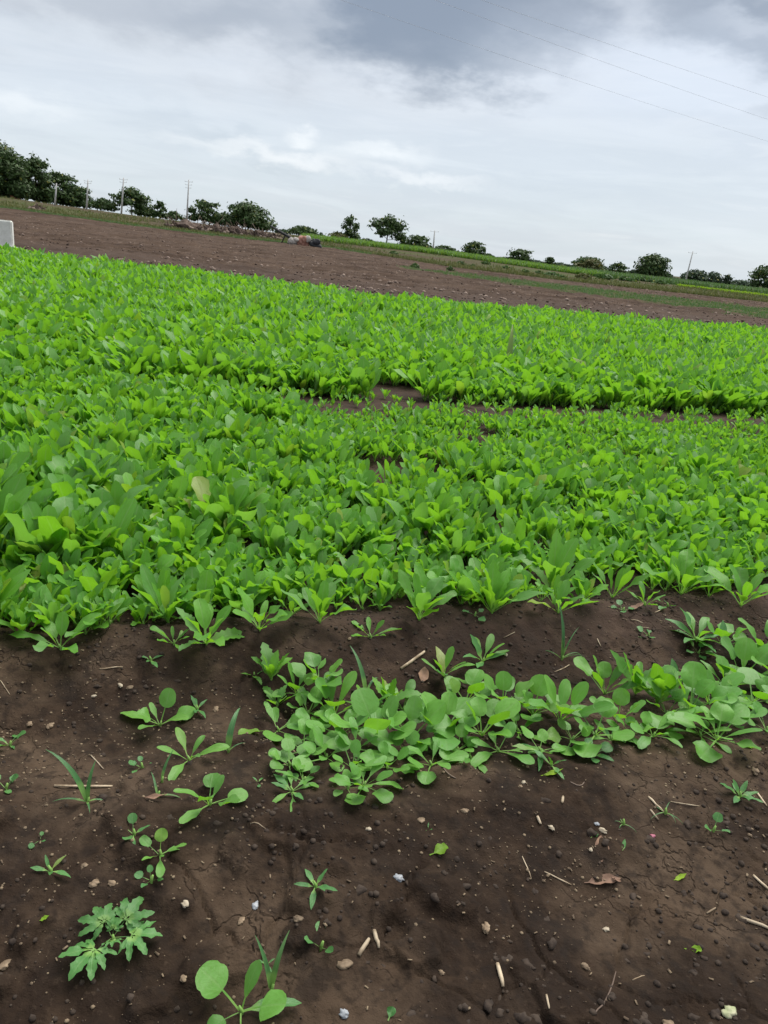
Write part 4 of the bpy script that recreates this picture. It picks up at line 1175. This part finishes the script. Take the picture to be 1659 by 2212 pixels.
# the loose row of round-leaved plants in front
RW = [
    (655, 1625, 95, 5, ['round'], (.2, 1.0), 'round leaved plant wedged between the flat dull plant and the pale round leaf'),
    (705, 1640, 100, 6, ['round', 'spoonr'], (.3, 1.0), 'round leaved plant left of the one with pale round leaves, lower left of the row'),
    (735, 1590, 105, 6, ['round'], (.4, 1.1), 'round leaved plant filling the row below the tallest round bright leaf'),
    (665, 1545, 95, 5, ['round', 'spoonr'], (.4, 1.1), 'round leaved plant between the crinkled upright plant and the tallest round leaf'),
    (835, 1660, 95, 6, ['round'], (.2, 1.0), 'round leaved plant on the lower edge right of the sprawling grey one'),
    (655, 1690, 85, 5, ['round', 'spoonr'], (.1, .8), 'round leaved plant right of the lowest flat grey green plant'),
    (760, 1660, 95, 5, ['round'], (.3, 1.0), 'round leaved plant just above the sprawling grey plant'),
    (880, 1640, 90, 5, ['round'], (.2, .9), 'round leaved plant left of the lowest centre plant'),
    (640, 1500, 95, 5, ['round', 'spoonr'], (.4, 1.2), 'round leaved plant at the left foot of the two raised grey leaves'),
    (985, 1625, 90, 5, ['round'], (.2, .9), 'round leaved plant right of the lowest centre plant'),
    (345, 1568, 105, 5, ['round', 'round', 'spoonr'], (.3, 1.0), 'seedling with three broad leaves, upper one of three in the dark trough'),
    (408, 1645, 120, 4, ['spoonr'], (.4, 1.1), 'seedling with two long leaves pointing left, middle one in the trough'),
    (452, 1740, 120, 5, ['spoonr', 'round'], (.3, 1.1), 'seedling with a big leaf each side, lowest of three in the trough'),
    (425, 1535, 55, 4, ['lance'], (.2, .8), 'small pale seedling right of the upper seedling in the trough'),
    (305, 1660, 42, 4, ['seed'], (.1, .6), 'tiny four leaved seedling left of the middle trough seedling'),
    (585, 1468, 105, 6, ['tooth'], (.9, 1.4), 'toothed upright bright green plant left of the two raised round leaves'),
    (548, 1462, 50, 3, ['tooth'], (.2, .6), 'low crumpled leaflet plant left of the toothed upright plant'),
    (688, 1478, 125, 6, ['round', 'round', 'spoonr'], (.5, 1.2), 'plant with two raised round grey leaves at the left of the row'),
    (722, 1548, 150, 6, ['round', 'spoonr'], (.4, 1.25), 'plant with the tallest round bright leaf near the left of the row'),
    (600, 1580, 115, 6, ['spoonr', 'round'], (.05, .6), 'flat dull plant with long lobes at the left end of the row'),
    (598, 1525, 70, 5, ['spoonr', 'tooth'], (.6, 1.3), 'small crinkled upright plant above the flat dull plant'),
    (625, 1655, 85, 6, ['round', 'spoonr'], (.2, .9), 'small plant with one bright leaf below the flat dull plant'),
    (630, 1712, 95, 6, ['spoonr', 'lance'], (.05, .5), 'flat grey green plant lowest at the left end of the row'),
    (680, 1590, 90, 5, ['round'], (.1, .7), 'low plant with dark leaves beside the tallest round leaf'),
    (770, 1620, 110, 6, ['round', 'spoonr'], (.3, 1.0), 'plant with pale round leaves in the lower left of the row'),
    (785, 1700, 110, 7, ['round', 'spoonr'], (.1, .8), 'grey plant sprawling lowest in the middle left of the row'),
    (750, 1705, 60, 4, ['round'], (.1, .6), 'tiny plant left of the sprawling grey one'),
    (795, 1540, 105, 5, ['spoonr', 'tooth'], (.4, 1.2), 'plant with a curling blade behind the big pale round leaf'),
    (815, 1600, 150, 5, ['round'], (.5, 1.2), 'plant holding up one big pale round leaf left of centre'),
    (838, 1520, 100, 5, ['tooth', 'round'], (.6, 1.35), 'plant with a pointed upright leaf behind the big pale round leaf'),
    (885, 1600, 145, 6, ['round'], (.3, 1.1), 'plant with a large grey round leaf below the red brown leaf tip'),
    (930, 1655, 115, 6, ['spoonr', 'round'], (.2, 1.0), 'plant sprawling lowest at the centre of the row'),
    (870, 1535, 100, 6, ['round', 'spoonr'], (.3, .9), 'plant with flat grey leaves left of the red brown leaf tip'),
    (955, 1590, 140, 6, ['round'], (.5, 1.2), 'plant with an upright oval leaf at the centre of the row'),
    (958, 1462, 105, 6, ['spoonr', 'lance'], (.4, 1.3), 'plant with one raised pointed leaf right of the thick pale stick'),
    (1042, 1430, 95, 7, ['spoonr', 'lance'], (.3, 1.1), 'small bushy plant standing behind the centre of the row'),
    (1005, 1520, 115, 6, ['round'], (.4, 1.1), 'plant with round grey leaves right of the red brown leaf tip'),
    (1040, 1590, 150, 7, ['round'], (.5, 1.2), 'plant with the biggest bright round leaf in the row'),
    (1015, 1640, 95, 5, ['spoonr'], (.1, .6), 'low plant under the biggest bright round leaf'),
    (1075, 1625, 115, 5, ['spoonr', 'round'], (.05, .6), 'plant with a drooping grey leaf right of the biggest bright leaf'),
    (1085, 1530, 120, 6, ['round'], (.5, 1.2), 'plant with yellow green leaves behind the biggest bright leaf'),
    (1120, 1585, 95, 6, ['round', 'spoonr'], (.2, .9), 'low plant with many small leaves right of the biggest bright leaf'),
    (1150, 1545, 115, 6, ['round'], (.4, 1.2), 'plant with overlapping round leaves left of the umbrella shaped leaf'),
    (1165, 1625, 85, 6, ['round', 'lance'], (.05, .6), 'small flat plant on the lower edge, right of centre'),
    (1210, 1560, 140, 6, ['round', 'spoonr'], (.6, 1.3), 'plant with a wide umbrella shaped leaf right of centre'),
    (1235, 1600, 90, 6, ['round'], (.1, .8), 'low plant under the umbrella shaped leaf'),
    (1285, 1590, 135, 5, ['round'], (.2, .9), 'plant with the largest dull grey leaf right of the umbrella leaf'),
    (1305, 1500, 125, 5, ['round', 'spoonr'], (.7, 1.3), 'plant holding up a single hexagon like round leaf'),
    (1335, 1560, 100, 5, ['round'], (.5, 1.2), 'plant with a small upright round leaf below the hexagon like one'),
    (1318, 1600, 75, 6, ['spoonr', 'lance'], (.1, .8), 'small leafy plant at the lower edge below the upright round leaf'),
    (1372, 1500, 135, 7, ['tooth', 'spoonr'], (.8, 1.4), 'left one of the toothed upright pair'),
    (1418, 1520, 130, 8, ['tooth', 'round'], (.8, 1.4), 'right one of the toothed upright pair'),
    (1362, 1590, 80, 5, ['round'], (.2, .9), 'low plant below the toothed upright pair'),
    (1410, 1592, 95, 6, ['round', 'spoonr'], (.2, .9), 'low spreading plant below the right toothed plant'),
    (1440, 1545, 130, 6, ['round'], (.3, 1.1), 'plant with a broad leaf and long stalk right of the toothed pair'),
    (1462, 1480, 85, 5, ['lance', 'spoonr'], (.3, 1.0), 'thin plant with a pointed side leaf behind the broad stalked leaf'),
    (1490, 1540, 140, 7, ['round'], (.5, 1.3), 'plant with yellow upright leaf and broad grey leaves, right part'),
    (1530, 1520, 125, 6, ['round'], (.3, 1.1), 'plant with paired wide round leaves left of the right cluster'),
    (1548, 1600, 150, 9, ['round', 'spoonr'], (.1, 1.1), 'big low plant at the lower right end of the row'),
    (1512, 1590, 95, 5, ['spoonr'], (.05, .6), 'plant with a long stalked leaf left of the big low plant'),
    (1585, 1560, 95, 5, ['round'], (.4, 1.1), 'small plant with one round leaf right of the big low plant'),
    (1503, 1385, 110, 8, ['lance', 'spoonr'], (.2, 1.1), 'plant with long narrow leaves, upper left in the right cluster'),
    (1560, 1395, 105, 7, ['round', 'lance'], (.3, 1.1), 'plant with one square topped round leaf, upper middle of the right cluster'),
    (1508, 1412, 50, 5, ['seed'], (.1, .7), 'tiny plant at the foot of the narrow leaved one'),
    (1600, 1470, 150, 7, ['round', 'spoonr'], (.5, 1.3), 'plant with a tall pointed leaf in the right cluster'),
    (1570, 1490, 110, 6, ['spoonr', 'round'], (.3, 1.1), 'plant with a hanging grey leaf left in the right cluster'),
    (1625, 1520, 115, 7, ['round'], (.2, 1.0), 'low plant with wide leaves in the lower right cluster'),
    (1645, 1420, 125, 7, ['round', 'spoonr'], (.4, 1.2), 'plant by the right edge, top of the cluster'),
    (1655, 1580, 95, 5, ['round'], (.2, .9), 'plant by the right edge, lowest of the cluster'),
    (1690, 1480, 130, 7, ['round', 'spoonr'], (.4, 1.2), 'plant just past the right edge of the view'),
    (1720, 1550, 130, 7, ['round', 'spoonr'], (.3, 1.1), 'second plant past the right edge of the view'),
]
for f_ in RW:
    r_ = near(f_[0], f_[1], f_[2] * .80, f_[3] + 2, f_[4], f_[5], f_[6], 'round_leaved_plant' if 'round' in f_[4] else 'leafy_seedling', 'plant', 'loose row of round leaved plants')

# weeds on the bare soil
WD = [(325, 1428, 45, 5, ['lance'], (.1, .6), 'small pale weed on the soil below the bed, left of the jutting spinach'),
      (20, 1612, 55, 5, ['lance', 'seed'], (.2, .8), 'blurry green weed at the left edge beside the trough'),
      (12, 1705, 60, 4, ['seed'], (.3, .9), 'bright green weed at the left edge level with the dry stalk'),
      (345, 1850, 80, 7, ['round', 'spoonr'], (.1, .8), 'round leaved seedling on bare soil left, lower of two'),
      (288, 1805, 60, 5, ['seed', 'lance'], (.1, .7), 'paler seedling on bare soil left, upper of two'),
      (108, 1885, 58, 5, ['lance'], (.2, .9), 'yellowish weed far left on the bare soil'),
      (325, 1905, 38, 4, ['seed'], (.1, .6), 'tiny grey weed above the lobed plant'),
      (680, 1918, 62, 6, ['lance', 'seed'], (.1, .8), 'small bright weed alone below the sprawling grey plant'),
      (692, 2048, 55, 3, ['seed'], (.2, .7), 'two leaved sprout near the bottom, left of the broken sticks'),
      (1190, 1655, 62, 4, ['lance'], (.2, 1.0), 'small seedling with one long pale leaf below the row'),
      (1280, 1632, 60, 6, ['lance', 'seed'], (.05, .4), 'flat dark weed at the foot of the row, right of centre'),
      (1597, 1722, 62, 8, ['lance'], (.2, .9), 'pointed leaved weed on the bare soil at the right'),
      (1540, 1796, 52, 3, ['seed'], (.4, .9), 'bright two leaved sprout right on the cracked soil'),
      (1345, 1782, 40, 4, ['grass'], (.1, .6), 'flattened wilted grass by the crossed straws'),
      (1436, 1758, 52, 5, ['grass'], (.05, .5), 'pale wilted grass just right of the crossed straws'),
      (1442, 1310, 36, 4, ['seed'], (.1, .5), 'tiny seedling on the bund right of the stalked seedling'),
      (1345, 1320, 34, 4, ['seed'], (.1, .5), 'tiny clover like sprout on the bund near the dry curl'),
      (1400, 1375, 38, 4, ['seed'], (.1, .5), 'tiny sprout on the bund above the toothed upright pair'),
      (1025, 1330, 44, 3, ['seed'], (.1, .6), 'pair of tiny round leaves at the foot of the upright clump')]
for f_ in WD:
    near(f_[0], f_[1], f_[2] * .85, *f_[3:6], f_[6], 'weed', 'weed')

# the plant with lobed leaves
P_ = hit(243, 2035); k_ = pxm(P_)
t_ = thing('lobed_weed', 'weed with four deeply lobed palm shaped leaves at the bottom left', 'weed', Vector(P_))
ob('stem', STEM[1], None, t_)
for az, el_, L_, v_ in ((R(25), .35, 118, 0), (R(-48), .3, 112, 1), (R(88), .2, 125, 2), (R(-150), .12, 135, 0), (R(160), .55, 50, 1), (R(-10), .9, 48, 2)):
    put_leaf(t_, 'lobed', az, el_, L_ * .88 / k_, random.uniform(-.15, .15), .012, v_, wid=1.2)
# the big seedling at the bottom edge
P_ = hit(520, 2190); k_ = pxm(P_)
t_ = thing('round_leaved_plant', 'seedling with two big round leaves at the bottom edge', 'plant', Vector(P_))
ob('stem', STEM[0], None, t_)
for az, el_, L_, kd, v_, wd in ((R(-70), .75, 125, 'biground', 0, 1.3), (R(100), .7, 110, 'biground', 2, 1.3), (R(20), 1.15, 105, 'spoonr', 1, 1.3), (R(170), .25, 90, 'round', 3, 1.1), (R(-130), .2, 75, 'round', 1, 1.1), (R(75), .15, 130, 'lance', 2, 1.0)):
    put_leaf(t_, kd, az, el_, L_ / k_, 0, .006, v_, wid=wd)


def grass_tuft(px, py, specs, label, name='grass_tuft'):
    P_ = hit(px, py); k_ = pxm(P_)
    t_ = thing(name, label, 'grass', Vector(P_)); ob('stem', STEM[2], None, t_)
    for az, el_, L_, v_, wd in specs: put_leaf(t_, 'grass', R(az), el_, L_ / k_, 0, .004, v_, 'blade', wd)
    return t_


grass_tuft(585, 2140, [(-55, 1.35, 120, 0, 1.5), (25, 1.42, 125, 1, 1.9), (160, .5, 50, 2, 1.3)], 'grass shoot of two wide blades behind the bottom edge seedling')
grass_tuft(1213, 1425, [(-20, 1.4, 125, 0, .9), (40, 1.2, 85, 1, .7), (70, .7, 60, 2, .6), (-80, .6, 55, 3, .6), (0, 1.5, 80, 4, .6), (110, .8, 50, 5, .6)], 'bladed grass tuft on the bund between row and near bed')
grass_tuft(492, 1625, [(10, 1.5, 110, 2, 1.7), (-60, .4, 45, 3, 1.6), (60, .7, 40, 1, 1.5)], 'single upright grass blade between trough seedlings and row')
grass_tuft(188, 1735, [(-75, 1.25, 150, 3, 1.6), (10, 1.5, 90, 1, 2.0), (-100, .4, 70, 4, 1.2), (150, .6, 60, 0, 1.2), (80, .5, 50, 2, 1.2)], 'maize shoot with one blade arching left over the dry stalk')
grass_tuft(348, 1690, [(20, 1.3, 70, 0, 1.4)], 'short faint grass blade left of the middle trough seedling')
grass_tuft(340, 1722, [(-30, .8, 60, 1, 1.5), (80, .2, 60, 3, 1.4)], 'bent bluish grass shoot beside the dry husk')
grass_tuft(790, 1500, [(-35, 1.2, 110, 4, 1.4), (30, 1.0, 60, 2, 1.2)], 'arching grass blade behind the tallest round leaf')
grass_tuft(1095, 800, [(0, 1.52, 105, 5, 1.6), (30, 1.4, 70, 3, 1.3)], 'dark grass shoot that stands above the far bed right of the middle')


# straws and sticks lying on the soil
def stick(p1, p2, r, label, mat='straw', name='straw', n=5, bow=0.0, group='straws and sticks on the bare soil'):
    r *= .62
    A_, B_ = Vector(hit(*p1)), Vector(hit(*p2))
    d_ = B_ - A_; pts = []
    side = d_.cross(Vector((0, 0, 1)))
    for i in range(n):
        q = i / (n - 1); p_ = A_ + d_ * q + side * bow * math.sin(q * math.pi)
        zz = max(float(height(p_.x, p_.y)) + r * .7, A_.z + d_.z * q + r * .5)
        pts.append(Vector((p_.x, p_.y, zz)) - A_)
    q = MB(); q.tube(pts, [r * f * random.uniform(.78, 1.0) for f in np.interp(np.linspace(0, 1, n), [0, .1, .9, 1], [.9, 1, .95, .7])], 7)
    o = ob(name, q.mesh(name), M[mat]); o.location = A_
    return tag(o, label, 'stick' if name == 'stick' else 'straw', group)


stick((866, 1446), (917, 1409), .0085, 'thick pale stick lying on the bund behind the row', name='stick')
stick((117, 1699), (243, 1700), .0055, 'long pale stalk lying behind the maize shoot at the left', name='stick')
SK = [((215, 1446), (265, 1442), .004, 'pale straw on the trough edge below the far left of the bed'), ((1, 1470), (22, 1502), .002, 'thin reddish straw at the left edge'),
      ((196, 1632), (224, 1662), .003, 'bent straw above the long pale stalk at the left'), ((1400, 1722), (1434, 1756), .005, 'upper one of two crossed straws on the right soil'),
      ((1404, 1750), (1422, 1772), .005, 'lower one of two crossed straws on the right soil'), ((1176, 1884), (1234, 1912), .003, 'long thin straw left of the flat dry leaf'),
      ((1160, 1764), (1168, 1782), .006, 'short flat straw piece at the centre of the bare soil'), ((1216, 1722), (1214, 1736), .006, 'stubby straw piece below the pale leaved seedling'),
      ((1598, 1983), (1662, 2008), .007, 'white broken stick at the right edge near the bottom'), ((1626, 1892), (1662, 1924), .006, 'pale stick at the right edge above the white broken one'),
      ((1074, 2084), (1086, 2134), .008, 'flat pale stick standing out near the bottom centre'), ((775, 2066), (797, 2030), .008, 'left one of two broken stick pieces near the bottom'),
      ((808, 2012), (818, 2050), .007, 'right one of two broken stick pieces near the bottom'), ((1198, 1452), (1238, 1436), .003, 'thin twig among leaves below the grass tuft'),
      ((1088, 1378), (1112, 1366), .003, 'straw bit on the bund left of the grass tuft'), ((1362, 1340), (1388, 1346), .003, 'cream straw on the bund below the dry curl'),
      ((1378, 1356), (1402, 1357), .003, 'short orange straw beside the cream one on the bund'), ((1414, 1324), (1432, 1316), .004, 'white straw chip by the dry curl on the bund'),
      ((1290, 1380), (1298, 1398), .003, 'upright straw chip right of the grass tuft'), ((1634, 1712), (1656, 1742), .005, 'dull straw at the right edge of the bare soil'),
      ((1448, 1732), (1512, 1742), .002, 'thin yellow straw reaching right from the crossed straws'), ((1366, 2118), (1392, 2108), .002, 'thin straw near the bottom right of centre'),
      ((1180, 2150), (1186, 2180), .004, 'dull straw at the bottom right of centre'), ((1148, 1900), (1128, 1850), .002, 'faint curved fibre left of the long thin straw'),
      ((1526, 1974), (1546, 1962), .004, 'curled dry bit on the dark soil left of the white broken stick'), ((540, 1780), (575, 1792), .002, 'thin fibre below the lowest trough seedling')]
for a in SK: stick(a[0], a[1], a[2], a[3])
stick((1232, 1690), (1262, 1690), .003, 'dry twig arched like a loop below the row at right', 'twig', 'twig', 7, .35)
stick((1270, 2212), (1330, 2100), .003, 'dull stalk running out of the bottom edge', 'twig', 'twig', 6, .05)
stick((958, 1660), (985, 1682), .003, 'brown root stem at the centre foot of the row', 'twig', 'twig', 5, .1)


# dry leaves, each a curled sheet
def dry_leaf(px, py, L_, az, label, mat='dryleaf', wid=1.0, el=0.15, kind='lance', cat='dry leaf'):
    P_ = hit(px, py); k_ = pxm(P_)
    V, F, uv = leaf_arrays(kind, 8, 5, random.uniform(-.9, -.2), .5, .35, int(px), L_ / k_, wid)
    b_ = float(V[:, 2].min()); V[:, 2] -= b_ - 0.001
    me = mesh_np('dry_leaf', V, F, uv=uv)
    o = ob('dry_leaf' if mat == 'dryleaf' else 'fallen_leaf', me, M[mat]); o.location = Vector(P_); o.rotation_euler = (0.05, 0, -az)
    return tag(o, label, cat)


dry_leaf(1300, 1862, 62, R(10), 'brown curled dry leaf standing below the pale stone', wid=2.0)
dry_leaf(1262, 1908, 82, R(80), 'flat reddish dry leaf with a long tail, lower of the two brown ones', wid=1.2)
dry_leaf(912, 1478, 52, R(5), 'red brown pointed leaf tip poking up behind the row', wid=1.8)
dry_leaf(308, 1722, 60, R(95), 'pale dry husk beside the bent bluish grass shoot', wid=0.9)
dry_leaf(1352, 1318, 46, R(70), 'tan dry curl lying on the bund before the free standing spinach', wid=1.2)
dry_leaf(1320, 1892, 30, R(150), 'small twisted dry scrap above the tip of the flat dry leaf', wid=1.5)
dry_leaf(1658, 1480, 30, R(190), 'small dry leaf under the right cluster', wid=1.4)
dry_leaf(928, 1848, 46, R(60), 'pale lime fallen leaf lying on the centre soil', 'limeblade', 2.6, kind='spoon', cat='leaf')
dry_leaf(1168, 1676, 52, R(80), 'long pale lime leaf lying below the small seedling', 'limeblade', 1.0, cat='leaf')
dry_leaf(1478, 2050, 36, R(100), 'small pale green leaf scrap low on the right', 'limeblade', 2.2, kind='spoon', cat='leaf')
dry_leaf(838, 2206, 30, R(20), 'dark green leaf scrap at the bottom edge', 'weed', 3.0, kind='spoon', cat='leaf')
dry_leaf(1455, 1902, 34, R(70), 'yellowish leaf scrap right of the flat dry leaf', 'limeblade', 1.4, cat='leaf')
dry_leaf(1345, 1838, 30, R(20), 'small green leaf strip right of the curled dry leaf', 'weed', 1.2, cat='leaf')
dry_leaf(1276, 1810, 20, R(60), 'tiny green leaf left of the pale stone', 'weed', 2.4, kind='spoon', cat='leaf')
dry_leaf(85, 1990, 22, R(60), 'tiny lime leaf scrap left of the lobed weed', 'limeblade', 2.0, cat='leaf')

# stones that stand out
STN = [(1302, 1795, 24, 'palestone', 'pale stone right under the bluish scrap'), (1289, 1780, 15, 'bluewhite', 'bluish white scrap beside the pale stone'),
       (1410, 1806, 16, 'pink', 'pink petal scrap right of the pale stone'), (909, 1773, 26, 'pebble', 'tan stone on the soil below the centre of the row'),
       (1004, 1752, 22, 'pebble', 'flat tan stone right of the tan stone below the row'), (1131, 1690, 15, 'palestone', 'small pale stone left of the looped twig'),
       (1124, 1699, 14, 'pebble', 'dull stone touching the small pale one'), (1191, 1789, 20, 'palestone', 'cream stone left of the bluish scrap'),
       (1276, 1836, 15, 'palestone', 'small cream stone left of the curled dry leaf'), (1576, 2188, 48, 'greenstone', 'large pale green stone in the bottom right corner'),
       (1632, 1667, 30, 'pebble', 'flat tan stone at the upper right of the bare soil'), (861, 1898, 30, 'bluewhite', 'whitish scrap on the soil below the fallen lime leaf'),
       (1050, 2006, 32, 'pebble', 'flat tan stone low at the centre'), (1309, 2008, 20, 'palestone', 'cream stone low right of centre'),
       (954, 2101, 20, 'pebble', 'yellowish stone near the bottom between the sticks'), (744, 2084, 42, 'pebble', 'big ochre stone left of the broken stick pieces'),
       (203, 1910, 28, 'pebble', 'tan stone left of its twin above the lobed weed'), (241, 1909, 26, 'pebble', 'tan stone right of its twin above the lobed weed'),
       (399, 1953, 27, 'palestone', 'cream elongated stone right of the lobed weed'), (551, 1958, 28, 'bluewhite', 'white elongated scrap left of centre'),
       (521, 1990, 26, 'pebble', 'dull tan stone below the white elongated scrap'), (645, 1986, 30, 'pebble', 'pinkish stone left of centre low down'),
       (397, 2113, 26, 'pebble', 'tan stone between the lobed weed and the bottom seedling'), (181, 1871, 26, 'pebble', 'tan stone right of the yellowish weed'),
       (796, 1791, 16, 'palestone', 'small white stone under the sprawling grey plant'), (260, 1481, 18, 'palestone', 'cream stone in the trough, left of a close pair'),
       (280, 1486, 18, 'pebble', 'tan stone in the trough, right of a close pair'), (203, 1504, 16, 'palestone', 'cream stone in the trough left of the pair'),
       (362, 1493, 16, 'pebble', 'tan stone just above the upper trough seedling'), (466, 1533, 24, 'pebble', 'pinkish crumbly stone right of the pale seedling'),
       (109, 1568, 26, 'pebble', 'tan stone on the left slope of the trough'), (64, 1565, 22, 'pebble', 'dull stone left on the slope of the trough'),
       (1436, 1330, 10, 'pebble', 'tiny stone by the white straw chip'), (1093, 1415, 14, 'palestone', 'cream stone on the bund left of the grass tuft'),
       (755, 1380, 14, 'pebble', 'tan stone at the bed edge left of the pale stick'), (1442, 2212, 30, 'pebble', 'tan stone cut by the bottom edge'),
       (1265, 2090, 26, 'pebble', 'grey stone low between the two thin straws'), (10, 2085, 34, 'pebble', 'pinkish stone at the left edge near the bottom'),
       (743, 2190, 34, 'bluewhite', 'pale grey scrap at the bottom, right of the seedling'), (1620, 1985 - 180, 14, 'pebble', 'small stone right of the two leaved sprout')]
for i, (px, py, sz, mt, lab) in enumerate(STN):
    P_ = hit(px, py); k_ = pxm(P_); r_ = sz / k_ / 2 * .70
    me = lump_mesh('pebble', 300 + i, r_ * 1.1, r_ * .75, r_ * .5, 3, .6, True, 2.3)
    nm = {'bluewhite': 'scrap', 'pink': 'petal'}.get(mt, 'stone')
    o = ob(nm, me, M[mt]); o.location = Vector(P_) + Vector((0, 0, r_ * .12)); o.rotation_euler = (0, 0, random.uniform(0, 3))
    tag(o, lab, nm)

# crumbs of soil and tan flecks everywhere on the bare ground
crumbs = [lump_proto(60 + k) for k in range(8)]
def crumb_field(name, n, size, mat, seed, thr, flat=1.0, ymax=3.4):
    rg = np.random.default_rng(seed)
    y = 0.8 + (ymax - 0.8) * rg.uniform(0, 1, n) ** 0.8; x = rg.uniform(-.62, .62, n) * (y + .5)
    dn = fbm(x * 2.2 + 5, y * 2.2, 3, seed); v_ = y - .35 * x
    ok = (dn > thr + .16 * rg.uniform(-1, 1, n)) & (v_ < 2.75)
    pp = np.stack([x[ok], y[ok]], 1)
    return scatter(name, crumbs, with_z(pp, 0.0008), rg.uniform(0, 6.28, len(pp)), size[0] + (size[1] - size[0]) * rg.uniform(0, 1, len(pp)) ** 3, mat, seed)


crumb_field('soil_crumbs', 12000, (0.0015, 0.0095), M['crumb'], 41, .50)
def rough_proto(seed):
    me = lump_mesh('x', seed, 1.15, .85, .55, 2, .8, True, 2.2)
    V = np.array([v.co[:] for v in me.vertices]); F = np.array([p.vertices[:] for p in me.polygons]); bpy.data.meshes.remove(me)
    return V, F, np.zeros((len(V), 2)), np.zeros(len(V))


rough_clods = [rough_proto(90 + k) for k in range(8)]
def half_buried(name, n, size, mat, seed):
    rg = np.random.default_rng(seed)
    y = 0.8 + 2.4 * rg.uniform(0, 1, n); x = rg.uniform(-.62, .62, n) * (y + .5)
    ok = (fbm(x * 1.7 + 2, y * 1.7, 3, seed) > .50 + .05 * rg.uniform(-1, 1, n)) & (y - .35 * x < 2.6)
    pp = np.stack([x[ok], y[ok]], 1); sz = size[0] + (size[1] - size[0]) * rg.uniform(0, 1, len(pp)) ** 3
    q = with_z(pp); q[:, 2] -= sz * .25
    return scatter(name, rough_clods, q, rg.uniform(0, 6.28, len(pp)), sz, mat, seed)


half_buried('soil_clods', 1500, (.004, .013), M['crumb'], 47)
crumb_field('tan_crumbs', 13000, (0.0009, 0.0050), M['tancrumb'], 42, .50)
# chaff: small flat straw bits
chaff = []
for k in range(6):
    q = MB(); q.box((0, 0, 0.1), (1.0, 0.28 + .1 * (k % 3), 0.16), 0, .1 * k); V_ = np.array(q.v); F_ = np.array(q.f)
    chaff.append((V_, F_, np.zeros((len(V_), 2)), np.zeros(len(V_))))
rg = np.random.default_rng(77); n = 700
y = 0.8 + 2.4 * rg.uniform(0, 1, n); x = rg.uniform(-.62, .62, n) * (y + .5); ok = (y - .35 * x < 2.7)
pp = np.stack([x[ok], y[ok]], 1)
scatter('straw_chaff', chaff, with_z(pp, 0.001), rg.uniform(0, 6.28, len(pp)), rg.uniform(.003, .011, len(pp)), M['tancrumb'], 9, .3)
# very small green sprouts, one look for all
for i in range(13):
    y = 0.95 + 1.25 * random.random(); x = random.uniform(-.55, .6) * y
    if (y - .35 * x) > 1.6 and y > 1.6: continue
    rosette('sprout', 'very small green sprout on the bare soil', 'sprout', on_ground(x, y), random.uniform(.014, .03), 3, ['seed', 'lance'], (.1, .7), 'tiny sprouts on the bare soil', stem=False)
